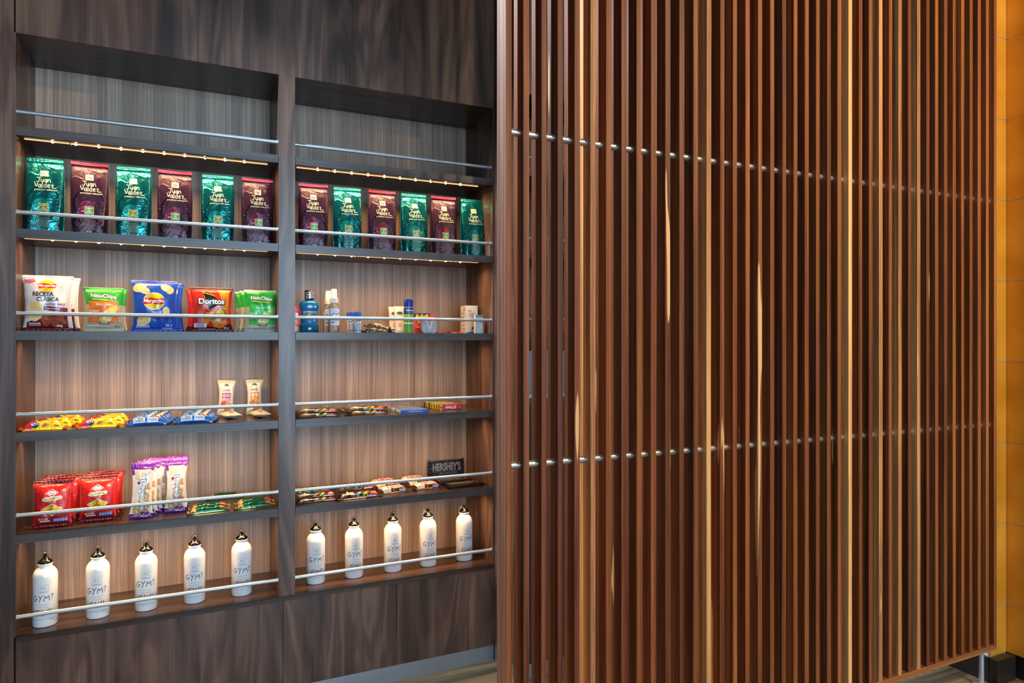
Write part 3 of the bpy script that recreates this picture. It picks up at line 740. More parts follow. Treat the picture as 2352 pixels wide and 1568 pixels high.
# mouthwash bottle: rounded shoulders and waist
mw = solo('mouthwash_bottle', (X(711, 2.60), 2.605, z3), 'blue mouthwash bottle with black and silver patterned cap', 'bottle', GT)
TB = plain('#0f86b8', .12, 0, .6, trans=.25, coat=.3); TB2 = plain('#0b6b8f', .1, 0, .6, trans=.35, coat=.3)
b = MB(); prof = [(0, 0), (.030, 0), (.0345, .004), (.0350, .014), (.0345, .028), (.0300, .033), (.0300, .082), (.0345, .086), (.0355, .100), (.0340, .110), (.027, .1165), (.015, .119), (.014, .123), (0, .123)]
b.lathe(prof, TB, 40, mfn=lambda k: TB2 if k < 4 else TB); b.v = [Vector((v.x, v.y * .72, v.z)) for v in b.v]
o = b.build('bottle_body', mw); smooth_by_angle(o, 50)
b = MB(); A = Art(); A.rect(-.024, .036, .024, .080, plain('#9fb9c4', .35)); A.rect(-.024, .036, .024, .058, plain('#2f86c4', .35)); A.text('LISTERINE', 0, .068, .044, BK, h=.011, bold=.03); A.blurb(-.012, .061, .012, .064, 1, BK); A.rect(.012, .043, .018, .049, WH)
drape(b, A, lambda x, z, off: Vector((x, -math.sqrt(max(0, 1 - (x / .030) ** 2)) * .030 * .72 - off - .0004, z)), .003)
b.build('label', mw, True)
A = Art(); b = MB(); A.rect(-.020, .090, .024, .102, plain('#1b6fc0', .3)); A.blurb(-.012, .093, .010, .0995, 2, WH); A.rect(.014, .093, .020, .099, WH)
drape(b, A, lambda x, z, off: Vector((x, -math.sqrt(max(0, 1 - (x / .0350) ** 2)) * .0355 * .72 - off - .0006, z)), .003); b.build('neck_label', mw, True)
b = MB(); b.lathe([(0, .122), (.0165, .122), (.0168, .124), (.0168, .155), (.0155, .157), (0, .157)], BK, 32)
A = Art()
for k in range(4): A.line([(-.019, .1255 + k * .0075), (.019, .1305 + k * .0075)], .0014, WH, 0)
for k in range(3): A.text('LISTERINE', 0, .1315 + .0085 * k, .034, plain('#cfd4d6', .3, .6), h=.0045, bold=.03, rot=.17, lay=1)
drape(b, A, cyl_fn(.0169), .003, base=.0002, step=.0001); b.build('cap', mw, True)
# red carton behind
b = MB(); x0 = .3415; b.box(x0, x0 + .040, 2.66, 2.69, z3, z3 + .10, film('#d8402f'), .0008)
A = Art(); A.rect(-.018, .055, .018, .084, film('#b01217')); A.text('ica', 0, .072, .022, WH, bold=.03); A.rect(-.018, .03, .018, .054, film('#ef8a6a')); A.blurb(-.016, .005, .016, .025, 4, WH)
b2 = MB(); drape(b2, A, lambda x, z, off: Vector((x0 + .020 + x, 2.66 - off, z3 + z)), .02)
for q, f_ in zip(b2.m, b2.f): pass
o = len(b.v); b.v += b2.v
for f_, q in zip(b2.f, b2.m): b.f.append(tuple(i + o for i in f_)); b.m.append(b.mi(b2.mats[q]))
tag(b.build('medicine_carton'), 'red carton half hidden behind the blue mouthwash bottle', 'box', GT)
# spray bottles
CLR = plain('#e6dfd8', .08, 0, .5, trans=.85); CAPW = plain('#f4efe8', .35)
def spray(px, y, s, label, lab=True):
    e = solo('spray_bottle', (X(px, y), y, z3), label, 'spray bottle', 'clear spray bottles')
    b = MB(); b.lathe([(0, 0), (.018, 0), (.0205, .003), (.0205, .088 * s), (.0195, .098 * s), (.014, .107 * s), (.0105, .110 * s), (.0105, .114 * s), (0, .114 * s)], CLR, 32); b.build('bottle_body', e, True)
    b = MB(); b.lathe([(0, .111 * s), (.0145, .111 * s), (.0145, .128 * s), (.0125, .130 * s), (.0115, .132 * s), (.0105, .160 * s), (.009, .163 * s), (0, .163 * s)], CAPW, 28); smooth_by_angle(b.build('cap', e), 40)
    b = MB(); A = Art(); A.rect(-.016, .028, .020, .090, plain('#e7eaf0', .4)); A.line([(-.014, .062), (-.006, .072), (.006, .068), (.018, .074)], .003, film('#1f49a0')); A.text('Hand Sanitizer', .0, .081, .026, film('#7d93b8')); A.text('Spray', .0, .0765, .012, film('#7d93b8')); A.rect(-.012, .036, .0, .040, film('#1f3f80')); A.blurb(-.012, .045, .016, .056, 4, film('#93a3bd'))
    drape(b, A, cyl_fn(.0206), .003); b.build('label', e, True)
    b = MB().tube((0, 0, .006), (0, 0, .112 * s), .0012, CAPW, 8); b.build('dip_tube', e)
spray(767, 2.575, 1.0, 'front clear spray bottle with white cap and blue wave label')
spray(754, 2.650, .985, 'rear clear spray bottle half hidden by the front one')
def sani(px, y, label):
    e = solo('hand_gel_bottle', (X(px, y), y, z3), label, 'bottle', 'small hand gel bottles')
    b = MB(); b.lathe([(0, 0), (.011, 0), (.0125, .002), (.0125, .054), (.011, .058), (0, .058)], plain('#e8e9ee', .25), 24); b.build('bottle_body', e, True)
    b = MB(); b.lathe([(0, .0565), (.0128, .0565), (.0128, .078), (.0115, .080), (0, .080)], film('#1f62d0'), 24); smooth_by_angle(b.build('cap', e), 40)
    b = MB(); A = Art(); A.rect(-.012, .008, .012, .052, plain('#dfe4ee', .4)); A.line([(-.011, .042), (-.004, .048), (.004, .045), (.011, .049)], .003, film('#1f49a0')); A.blurb(-.009, .014, .009, .038, 7, film('#6f86b0')); A.rect(-.011, .009, .011, .012, film('#1f49a0'))
    drape(b, A, cyl_fn(.0126), .003); b.build('label', e, True)
sani(822, 2.575, 'front small gel bottle with blue cap'); sani(811, 2.622, 'middle small gel bottle with blue cap, behind the front one'); sani(804, 2.669, 'rearmost small gel bottle with blue cap')
# shave gel can
e = solo('shaving_gel_can', (X(938, 2.575), 2.575, z3), 'tall green and blue shaving gel can with dark blue cap', 'can', GT)
b = MB(); GCN = plain('#86cf5a', .25, .2); b.lathe([(0, 0), (.0175, 0), (.0182, .002), (.0182, .100), (0, .100)], GCN, 36, mfn=None); smooth_by_angle(b.build('can_body', e), 40)
b = MB(); A = Art(); A.rect(-.028, .074, .028, .0995, film('#123a8c')); A.rect(-.028, .099, .028, .1012, film('#d9e6ee')); A.text('Gillette', .0, .089, .030, WH, h=.007, bold=.04, shear=.15); A.text('foamy', .0, .0805, .024, film('#f0d23c'), h=.004, bold=.02); A.rect(-.028, .060, .028, .074, film('#8fd04a')); A.rect(-.028, .036, .028, .042, film('#dff0dc')); A.text('SENSITIVE', .0, .029, .024, film('#1f6f6a'), bold=.01)
drape(b, A, cyl_fn(.0183), .003); b.build('label', e, True)
b = MB(); b.lathe([(0, .1005), (.0180, .1005), (.0180, .128), (.0165, .132), (0, .132)], film('#14309a'), 32); smooth_by_angle(b.build('cap', e), 40)
# cream tubes
def tube_(px, y, label):
    e = solo('cream_tube', (X(px, y), y, z3), label, 'tube', 'pale cream tubes')
    b = MB(); m = plain('#f3dccb', .35); n = 28; rows = [(0.022, .017, .012, .012)]
    vs = []; Z = [.016, .03, .05, .07, .09, .100, .107]
    for z in Z:
        t = (z - .016) / .091; a = .0175 + .0055 * t; c = .014 * (1 - t ** 1.3) + .0008
        vs += [(a * math.cos(2 * math.pi * i / n), c * math.sin(2 * math.pi * i / n), z) for i in range(n)]
    fs = [(k * n + i, k * n + (i + 1) % n, (k + 1) * n + (i + 1) % n, (k + 1) * n + i) for k in range(len(Z) - 1) for i in range(n)] + [tuple(range(n)), tuple(range((len(Z) - 1) * n, len(Z) * n))]
    b.add(vs, fs, m); smooth_by_angle(b.build('tube_body', e), 50)
    b = MB(); b.lathe([(0, 0), (.0165, 0), (.0172, .002), (.0172, .016), (0, .016)], plain('#f6ece2', .3), 28); smooth_by_angle(b.build('cap', e), 40)
    b = MB(); A = Art(); A.ell(.001, .080, .013, .006, BK); A.text('Lubriderm', .001, .080, .022, WH, h=.005, shear=.2); A.line([(-.014, .045), (-.004, .055), (.012, .058)], .0012, film('#e2876a')); A.blurb(-.008, .025, .008, .042, 4, film('#c99a86'))
    def tf(x, z, off):
        t = (z - .016) / .091; a = .0175 + .0055 * t; c = .014 * (1 - t ** 1.3) + .0008
        return Vector((x, -c * math.sqrt(max(0, 1 - (x / a) ** 2)) - off, z))
    drape(b, A, tf, .003); b.build('label', e, True)
tube_(917, 2.635, 'front pale pink cream tube with dark oval label'); tube_(905, 2.685, 'pale pink cream tube behind the other tube')
# painkiller box
def carton(name, x0, x1, y0, y1, h, m, A, label, cat='box', side=None, topm=None):
    b = MB(); b.box(x0, x1, y0, y1, z3, z3 + h, m, .0007); xc = (x0 + x1) / 2
    drape(b, A, lambda x, z, off: Vector((xc + x, y0 - off, z3 + z)), .03, base=.0002, step=.00006)
    if side: drape(b, side, lambda x, z, off: Vector((x0 - off, (y0 + y1) / 2 - x, z3 + z)), .03, base=.0002, step=.00006)
    if topm: b.box(x0 + .0005, x1 - .0005, y0 + .0005, y1 - .0005, z3 + h, z3 + h + .0003, topm)
    o = b.build(name); tag(o, label, cat, GT); return o
A = Art(); ADR = film('#d8321f'); hw = .0436
A.rect(-hw, .056, hw, .0815, film('#16253f')); A.poly([(.020, .056), (.030, .0815), (hw, .0815), (hw, .056)], ADR); A.text('Advil', -.008, .067, .056, film('#f5c518'), h=.020, bold=.05); A.text('MAX', -.008, .046, .030, WH, h=.009, bold=.04); A.text('Dolor y Fiebre', -.008, .036, .05, film('#f5b21a')); A.text('Gripa y Malestar', -.008, .030, .05, film('#f5b21a')); A.blurb(-.035, .024, .03, .027, 1, WH)
A.rect(-hw + .002, .003, .02, .021, film('#b81c14'))
carton('medicine_box', .8045, .8917, 2.62, 2.655, .082, ADR, A, 'red painkiller box with yellow lettering on a dark blue band')
# earphone case
e = solo('earphone_case', (X(985, 2.568), 2.572, z3), 'small translucent white square case holding white wired earphones', 'earphone case', GT)
def rsq(b, w, h, r, y0, y1, m, cz):
    pts = []
    for (sx, sz, a0) in ((1, 1, 0), (-1, 1, 90), (-1, -1, 180), (1, -1, 270)):
        for k in range(7):
            a = math.radians(a0 + k * 15); pts.append((sx * (w / 2 - r) + r * math.cos(a), cz + sz * (h / 2 - r) + r * math.sin(a)))
    n = len(pts); b.add([(p[0], y0, p[1]) for p in pts] + [(p[0], y1, p[1]) for p in pts], [tuple(range(n)), tuple(range(2 * n - 1, n - 1, -1))] + [(i, (i + 1) % n, n + (i + 1) % n, n + i) for i in range(n)], m)
b = MB(); rsq(b, .060, .064, .014, -.010, .010, plain('#dfe3e8', .2, trans=.35), .032); b.build('case', e)
b = MB(); rsq(b, .052, .056, .011, -.0108, -.0101, plain('#b7c2d0', .3), .032); b.build('tray', e)
b = MB(); mW = plain('#f4f4f4', .3)
for sx in (-1, 1):
    b.path([(sx * .017, -.0125, .048), (sx * .009, -.0125, .046), (sx * .008, -.0125, .030), (sx * .005, -.0125, .018), (sx * .004, -.0125, .008)], .0013, mW)
    b.lathe([(0, -.004), (.005, -.003), (.006, 0), (.004, .004), (0, .005)], mW, 14, (sx * .018, -.0125, .047))
b.path([(-.008, -.0125, .030), (0, -.0125, .022), (.008, -.0125, .030)], .0012, mW); b.path([(0, -.0125, .022), (0, -.0125, .008)], .0012, mW)
b.build('earphones', e, True)
# lens solution carton, mint carton
A = Art(); nv_ = film('#2a4a78')
A.text('Multi', -.008, .094, .017, nv_, h=.006, bold=.01); A.text('Solution 1', -.001, .084, .031, nv_, h=.006, bold=.01); A.line([(-.016, .078), (.018, .078)], .0006, nv_); A.blurb(-.016, .073, .018, .076, 1, nv_); A.ell(.018, .108, .0024, .0028, nv_); A.ell(.019, .108, .0018, .0022, plain('#efe6dc', .5))
A.poly([(-.025, .0), (.025, .0), (.025, .018), (.005, .010), (-.025, .006)], film('#2f7fb8')); A.ell(.010, .025, .013, .0075, plain('#4a5a44', .4), .5); A.ell(.011, .025, .006, .0045, BK, .5)
S_ = Art(); S_.ell(.010, .100, .010, .006, film('#6fa5b8'), .5); 
for k in range(5): S_.blurb(-.024, .016 + k * .016, .018, .024 + k * .016, 2, plain('#a99a88', .5), seed=k, centre=False)
carton('lens_solution_carton', 1.0325, 1.083, 2.62, 2.685, .116, plain('#ece2d6', .5), A, 'tall cream carton, the tallest box at the right end of its shelf', side=S_)
A = Art(); A.rect(-.0165, .0, .0165, .066, plain('#cfeaf0', .35)); A.rect(-.0165, .066, .0165, .076, film('#57b89a'))
for (cx, cz, r_) in ((-.006, .05, .006), (.006, .03, .007), (-.004, .015, .005), (.008, .055, .004)): A.ell(cx, cz, r_, r_ * 1.5, plain('#eef9fb', .35))
carton('mint_carton', 1.0488, 1.0818, 2.560, 2.580, .076, plain('#e6f2ee', .4), A, 'small pale mint green box in front of the tall cream carton')
# foil sachets and crumpled packets
dkfoil = plain('#1c1c24', .2, .5, .6, .8, scale=60)
AP = Art(); AP.poly([(-.03, .012), (.0, .03), (.03, .03), (.035, .012)], film('#8a7a58')); AP.ell(-.01, .022, .012, .008, film('#b9b4a2')); AP.ell(.02, .02, .01, .006, film('#27335a')); AP.blurb(.0, .008, .04, .013, 1, WH)
PK = make_pack('foilp', 'flow', .115, .05, .014, .010, dkfoil, dkfoil, AP, seed=5, lie=True, dent=.004)
put('foil_packet', PK, (X(866, 2.59), 2.575, z3 + .001), 'lowest dark crumpled foil packet in the small pile', 'packet', 'dark foil packets', rz=.05)
put('foil_packet', PK, (X(866, 2.62), 2.585, z3 + .016), 'topmost dark crumpled foil packet, tilted on the pile', 'packet', 'dark foil packets', rz=-.15, ry=.14)
put('foil_packet', PK, (X(872, 2.67), 2.665, z3 + .001), 'dark crumpled foil packet behind the small pile', 'packet', 'dark foil packets', rz=.1)
for k, (px, y, c1, c2, lb_) in enumerate(((1020, 2.575, '#c8285a', '#f08a1c', 'flat pink and orange sachet nearest the earphone case'), (1036, 2.61, '#8a1f5a', '#e8a02c', 'flat purple sachet behind the other two sachets'), (1052, 2.568, '#e03a78', '#f0a030', 'flat bright pink sachet at the foot of the cream carton'))):
    A = Art(); A.ell(-.01, .025, .014, .010, film(c2)); A.rect(.008, .012, .022, .034, film('#1a1a30'))
    sx = make_pack('sach%d' % k, 'flow', .062, .045, .0035, .006, film(c1), film(c1), A, seed=k + 2, lie=True, dent=.0012)
    put('sachet', sx, (X(px, y), y, z3 + .0006 + .0062 * (k == 1) * 0), lb_, 'sachet', 'flat sachets', rz=(.1, -.2, .15)[k])

# ---- fourth shelf
z4 = SH_TOP[3]
def lay_row(name, pack, cat, group, spots):
    for (x, y, rz, z, lb_) in spots: put(name, pack, (x, y, z), lb_, cat, group, rz=rz)
def crackers():
    yl, rd = film('#f3c812', .25, .4), film('#cf1f24', .25, .4); A = Art()
    A.poly([(-.050, .0), (-.026, .0), (-.018, .03), (-.022, .062), (-.050, .062)], rd, 0)
    A.ell(-.020, .0115, .0115, .0085, film('#1b2f6a'), lay=2); A.text('RITZ', -.020, .0115, .019, film('#dfe3ee'), h=.0062, bold=.03, rot=.12, lay=4)
    A.ell(-.016, .045, .011, .009, film('#1b2f6a'), lay=2); A.text('RITZ', -.016, .045, .018, yl, h=.0075, bold=.03, lay=4)
    A.ell(.012, .012, .014, .0045, film('#c98a3c'), .35, lay=3); A.ell(.012, .0108, .015, .0035, film('#5a4a38'), .35, lay=2); A.ell(.036, .02, .004, .005, film('#f5efd8'), lay=3)
    A.blurb(.028, .005, .044, .008, 1, BK)
    return make_pack('ritz', 'flow', .122, .058, .027, .009, yl, film('#e2501c', .25, .4), A, seed=4, lie=True, dent=.0022)
RZ = crackers()
lay_row('cracker_pack', RZ, 'cracker pack', 'yellow cracker packs', [
 (-.409, 2.530, .06, z4 + .0005, 'yellow and red cracker pack at the front left end, under the rail'),
 (-.395, 2.606, -.05, z4 + .0005, 'yellow cracker pack behind the leftmost front pack'),
 (-.375, 2.690, -.18, z4 + .0005, 'rearmost yellow cracker pack of the left pair of rows'),
 (-.263, 2.532, .03, z4 + .0005, 'yellow and red front cracker pack next to the blue wafers'),
 (-.246, 2.610, .08, z4 + .0005, 'yellow cracker pack behind the front pack next to the wafers'),
 (-.240, 2.690, .04, z4 + .0005, 'rearmost yellow cracker pack next to the blue wafers')])
def wafers():
    bl = film('#1b62b8', .25, .45); A = Art(); wt = film('#dfe8f0')
    A.rect(-.042, .003, -.008, .0115, wt, 1); A.blurb(-.040, .004, -.010, .0105, 4, BK, seed=2); A.rect(-.002, .003, .030, .0115, wt, 1); A.blurb(.0, .004, .028, .0105, 4, film('#8fa0b8'), seed=6)
    A.ell(.026, .016, .013, .005, film('#5a3b2c'), lay=2); A.ell(.026, .018, .011, .0035, film('#d8c8b0'), lay=3)
    A.poly([(-.045, .014), (.010, .015), (.010, .018), (-.045, .017)], film('#c9d8e8'), 1); A.text('OREO', -.012, .025, .045, WH, h=.008, bold=.04, lay=2)
    return make_pack('wafer', 'flow', .132, .042, .030, .012, bl, bl, A, seed=7, lie=True, dent=.003)
WF = wafers()
for g, (x0, nm) in enumerate(((-.121, 'left'), (.019, 'right'))):
    for r_ in range(4):
        where = ('front', 'second', 'third', 'rearmost')[r_]
        put('wafer_pack', WF, (x0 + .006 * r_, 2.532 + .047 * r_, z4 + .0005), '%s blue cookie pack of the %s' % (where, 'row beside the yellow crackers' if g == 0 else 'row beside the oat bars'), 'cookie pack', 'blue cookie packs', rz=(.03, -.02, .05, 0)[r_])
def oats(col, ttl, band):
    bg = film('#e9dfc9'); A = Art()
    A.ell(0, .112, .011, .002, BK, lay=1); A.rect(-.005, .112, .005, .118, BK, 1)        # plain emblem: dark hat shape only
    A.text('QUAKER', 0, .094, .030, BK, h=.007, bold=.02, arch=-.08, lay=2)
    A.rect(-.0185, .066, .0185, .084, film(band), 1); A.text(ttl, 0, .075, .033, WH, h=.011, bold=.03, lay=3)
    A.rect(-.0185, .052, .0185, .066, film(col), 1)
    A.ell(-.01, .044, .012, .012, film('#b9402f' if ttl[0] == 'F' else '#b9793a'), lay=2); A.ell(.008, .040, .014, .011, film('#d98a35'), lay=3); A.ell(.004, .028, .013, .009, film('#c9803c'), lay=3)
    A.blurb(-.012, .014, .012, .020, 2, BK)
    return (make_pack('oat' + ttl, 'pillow', .062, .132, .012, .010, bg, film('#dcc9a4'), A, seed=3, dent=.0015),
            make_pack('oatl' + ttl, 'pillow', .058, .110, .013, .008, bg, film('#dcc9a4'), A2(band), seed=3, dent=.0015, lie=True))
def A2(band):
    A = Art(); A.rect(-.019, .05, .019, .09, film('#dd8a3c'), 1); A.ell(-.005, .03, .01, .008, film('#b9793a'), lay=2); A.rect(-.012, .012, .012, .022, film('#cfd0d2'), 2); return A
O1 = oats('#d9a0b4', 'FLOTADAS', '#b3286a'); O2 = oats('#f0a33c', 'AVENA', '#ee9a2c')
GO = 'oat snack bars'
put('oat_bar_pack', O1[0], (X(518, 2.735), 2.735, z4 + .0004), 'upright oat bar pack with a magenta title band', 'snack bar', GO, rx=-.10, ry=.04)
put('oat_bar_pack', O2[0], (X(585, 2.735), 2.735, z4 + .0004), 'upright oat bar pack with an orange panel, nearer the divider', 'snack bar', GO, rx=-.10)
put('oat_bar_pack', O1[1], (.147, 2.600, z4 + .0132), 'oat bar pack lying flat in front of the magenta banded one', 'snack bar', GO, rz=.25)
put('oat_bar_pack', O2[1], (.243, 2.592, z4 + .0132), 'oat bar pack lying flat in front of the orange panelled one', 'snack bar', GO, rz=.18)

# chocolate candy packets
def candy(key, W_, H_, T_, brown_, seed):
    bk = plain(brown_, .2, .35, .6, .45, scale=60); A = Art(); wt = film('#efe2cf')
    h = H_
    A.line([(-W_ * .42, h * .30), (-W_ * .1, h * .20), (W_ * .12, h * .34)], .0016, wt, 1)
    for k, c in enumerate(('#2a8fd8', '#e8b21c', '#d8321f', '#3da33a', '#e8b21c', '#e0701c')): A.ell(-W_ * .04 + k * W_ * .045, h * (.16 + .10 * ((k * 7) % 3)), .0050, .0052, film(c), lay=3)
    A.text('m&m', -W_ * .24, h * .34, W_ * .24, wt, h=h * .26, bold=.05, lay=2); A.poly([(W_ * .24, h * .13), (W_ * .40, h * .13), (W_ * .40, h * .5), (W_ * .25, h * .5)], film('#a81f24'), 2); A.text('m', W_ * .32, h * .32, W_ * .08, wt, bold=.05, lay=4)
    A.rect(W_ * .14, h * .02, W_ * .36, h * .10, plain('#b9b4c4', .3), 2); A.text('CHOCOLATE', -W_ * .0, h * .06, W_ * .16, wt, lay=2)
    A.blurb(-W_ * .40, h * .36, -W_ * .30, h * .44, 1, film('#c9a060'))
    return make_pack(key, 'flow', W_, H_, T_, .011, bk, bk, A, seed=seed, lie=True, dent=.0022)
CA = candy('cA', .165, .060, .012, '#1d0f0c', 3); CB = candy('cB', .172, .066, .021, '#2c140d', 6)
GC = 'dark candy packets'
lay_row('candy_packet', CA, 'candy packet', GC, [
 (.430, 2.545, .05, z4 + .0006, 'bottom front dark candy packet beside the central divider, fourth shelf'),
 (.428, 2.557, -.05, z4 + .0150, 'dark candy packet lying on top of the pile by the divider'),
 (.425, 2.660, .03, z4 + .0006, 'dark candy packet behind the pile by the divider, fourth shelf'),
 (.615, 2.555, .05, z4 + .0006, 'bottom dark candy packet of the second pile, beside the blue bars'),
 (.610, 2.567, -.04, z4 + .0150, 'top dark candy packet of the second pile, beside the blue bars'),
 (.600, 2.665, .08, z4 + .0006, 'dark candy packet behind the second pile on the fourth shelf')])
def bluebar():
    bl = film('#2a5fc4', .3, .2); A = Art(); A.rect(-.046, .006, .046, .024, film('#6b86b8'), 1); A.text('CHICLETS', 0, .016, .08, film('#e6ddc8'), h=.010, bold=.04, lay=2)
    b = MB(); b.box(-.0575, .0575, 0, .030, 0, .0125, bl, .0015); drape(b, A, lambda x, z, off: Vector((x, z, .0125 + off)), .02)
    A = Art(); A.blurb(-.03, .003, .035, .010, 2, film('#9fc4f0')); drape(b, A, lambda x, z, off: Vector((x, -off, z)), .02)
    b.box(-.0580, -.0535, .0005, .0295, .0005, .0128, film('#d8e8c8'), .001)
    me = b.build('gum'); d = me.data; bpy.data.objects.remove(me); return d
BB = bluebar()
for r_ in range(5):
    e = bpy.data.objects.new('gum_pack', BB); COL.objects.link(e); e.location = (.7865 + .002 * (r_ % 2), 2.535 + .037 * r_, z4); e.rotation_euler = (0, 0, (.02, -.02, .01, .0, .03)[r_])
    tag(e, '%s flat blue gum pack of the blue row beside the lozenges' % ('front', 'second', 'middle', 'fourth', 'rearmost')[r_], 'gum pack', 'flat blue gum packs')
def stick(key, c, ytop, lab):
    b = MB(); m = film(c, .3, .2); b.box(-.0465, .0465, 0, .022, 0, .022, m, .0018)
    A = Art(); A.text('HALLS', 0, .011, .046, WH, h=.012, bold=.04, shear=.25); A.poly([(.028, .004), (.040, .004), (.036, .018)], film('#7a4a9a')); A.rect(-.0465, .001, -.036, .021, film('#e8d23c')); A.ell(-.041, .011, .0032, .006, film('#3a5a2c'))
    drape(b, A, lambda x, z, off: Vector((x, -off, z)), .02)
    A = Art(); A.text('HALLS', 0, .011, .05, WH, h=.010, bold=.04, shear=.25); A.rect(-.0465, .001, -.036, .021, film('#cfe03c')); drape(b, A, lambda x, z, off: Vector((x, z, .022 + off)), .02)
    A = Art(); A.rect(.002, .002, .020, .020, film('#e8d23c') if ytop else film('#23221f')); A.ell(.011, .011, .004, .006, film('#2b2a26') if ytop else film('#4a4a40')); drape(b, A, lambda x, z, off: Vector((-.0465 - off, x, z)), .02)
    me = b.build('stick'); d = me.data; bpy.data.objects.remove(me); return d
SK = [stick('r', '#c4161f', 1, ''), stick('o', '#c8502c', 1, ''), stick('p', '#5a3f86', 1, ''), stick('k', '#2a2a26', 0, ''), stick('y', '#b7bf2c', 1, '')]
for r_, (k, lb_) in enumerate(((0, 'front red lozenge stick with large white lettering'), (1, 'orange-red lozenge stick just behind the red front one'), (2, 'purple lozenge stick, third from the front'), (4, 'yellow lozenge stick, fourth from the front'), (3, 'black lozenge stick, fifth from the front'), (4, 'yellow lozenge stick near the back, sixth from the front'), (3, 'rearmost black lozenge stick'))):
    e = bpy.data.objects.new('lozenge_stick', SK[k]); COL.objects.link(e); e.location = (.956 - .002 * r_, 2.597 + .0245 * r_, z4); tag(e, lb_, 'lozenges', 'lozenge sticks')

# ---- fifth shelf
z5 = SH_TOP[4]
def achira():
    rd, dr = film('#c9211f', .28, .35), film('#8c1216', .25, .5); A = Art(); z = .0; wt = WH
    A.poly([(-.019, .108), (0, .120), (.019, .108), (0, .096)], wt, 1); A.poly([(-.0165, .108), (0, .118), (.0165, .108), (0, .098)], rd, 2); A.ell(0, .108, .012, .0055, wt, lay=3); A.text('Rama', 0, .108, .017, film('#1f4fa0'), h=.006, shear=.3, lay=5)
    A.ell(.034, .114, .006, .0045, film('#e89a8a'), lay=1)
    A.poly([(-.030, .087), (-.026, .095), (.026, .099), (.031, .093), (.028, .087), (-.02, .083)], film('#ecd9a0'), 1); A.text('ACHIRAS', 0, .0912, .042, film('#2f6f6a'), h=.0065, bold=.02, rot=.05, lay=3)
    A.blurb(-.014, .079, .014, .082, 1, film('#f0b0a0'))
    A.poly([(-.033, .058), (0, .076), (.033, .058), (0, .036)], CREAM, 2); A.poly([(-.030, .058), (0, .074), (.030, .058), (0, .038)], film('#b98a1c'), 3)
    for (cx, cz) in ((-.010, .062), (.009, .062), (-.006, .050), (.010, .051), (.0, .044), (-.018, .057), (.019, .057)): A.ell(cx, cz, .0075, .0052, film('#e8c02c'), .3, lay=4)
    A.poly([(-.046, .009), (.046, .009), (.046, .026), (.0, .034), (-.046, .028)], film('#7d1424'), 1)
    A.rect(-.038, .026, -.012, .031, film('#d8b8b0'), 2); A.rect(-.034, .020, -.006, .0245, film('#d8b8b0'), 2); A.blurb(-.036, .0268, -.014, .030, 1, dr)
    for k in range(5): A.ell(.008 + .0078 * k, .024, .0036, .0056, film('#7fa8e0'), lay=3)
    return make_pack('achira', 'pillow', .106, .146, .021, .011, rd, film('#6e0d12', .3, .6), A, seed=14, dent=.0025)
AC = achira(); GA = 'red biscuit bags'
for g, (xc, y0, nm) in enumerate(((-.386, 2.552, 'leftmost stack, beside the side panel'), (-.266, 2.575, 'stack next to the purple packs'))):
    for r_ in range(3):
        put('biscuit_bag', AC, (xc + .006 * r_, y0 + .048 * r_, z5 + .0004), '%s red biscuit bag of the %s' % (('front', 'middle', 'rearmost')[r_], nm), 'snack bag', GA, rz=(.0, -.06, .05)[r_] + (.02 if g else 0), rx=-.08 if r_ == 0 else -.05, ry=(.0, -.04, .03)[r_])
def peanut():
    A = Art(); pu = film('#7d2ba0', .24, .5); bg = film('#efe6dc', .28, .4)
    A.poly([(-.026, .150), (-.026, .125), (.026, .148), (.026, .160), (-.026, .160)], film('#d8c9ae'), 0)
    rnd = random.Random(5)
    for k in range(95):
        x = rnd.uniform(-.024, .024); z = rnd.uniform(.012, .115)
        if x < -.006 + .12 * (z - .09) and z > .045: continue
        A.ell(x, z, .0058, .0042, film(('#c98338', '#d99a4c', '#b56a2a')[k % 3]), rnd.uniform(0, 3), lay=1 + k % 3); A.ell(x + .001, z + .001, .0036, .0022, film('#eec078'), rnd.uniform(0, 3), lay=4)
    A.poly([(-.026, .010), (.026, .010), (.026, .020), (.004, .024), (-.026, .012)], film('#5a1f6a'), 5)
    A.text('especial', .003, .078, .104, film('#6b4a1c'), h=.028, bold=.06, rot=R90 - .06, lay=6); A.text('especial', .003, .078, .100, film('#e6e8ea'), h=.024, bold=.03, rot=R90 - .06, lay=8)
    A.ell(-.013, .118, .006, .0048, film('#a83a5a'), lay=6); A.ell(.004, .124, .006, .004, film('#e8b86a'), lay=5)
    A.rect(.008, .018, .018, .030, film('#7d3aa0'), 6); A.rect(.0115, .021, .0145, .027, WH, 8); A.blurb(-.004, .0105, .018, .0125, 1, WH)
    return make_pack('peanut', 'pillow', .070, .182, .014, .017, bg, pu, A, seed=11, dent=.0018, bottom_mat=film('#5a1f6a', .24, .5), band_fn=lambda x, z: pu if z > .150 + .25 * x else bg)
PN = peanut(); GP = 'purple peanut packs'
for r_ in range(4): put('peanut_pack', PN, (-.142 + .013 * r_, 2.550 + .033 * r_, z5 + .0004), '%s purple-topped peanut pack of the left stack, leaning' % ('front', 'second', 'third', 'rearmost')[r_], 'peanut pack', GP, ry=.04 + .01 * r_, rx=-.07, rz=(.03, 0, -.04, .03)[r_])
for r_ in range(3): put('peanut_pack', PN, (-.040 + .001 * r_, 2.588 + .036 * r_, z5 + .0004), '%s purple-topped peanut pack of the right stack' % ('front', 'middle', 'rearmost')[r_], 'peanut pack', GP, ry=.015, rx=-.07, rz=(.0, .05, -.04)[r_])
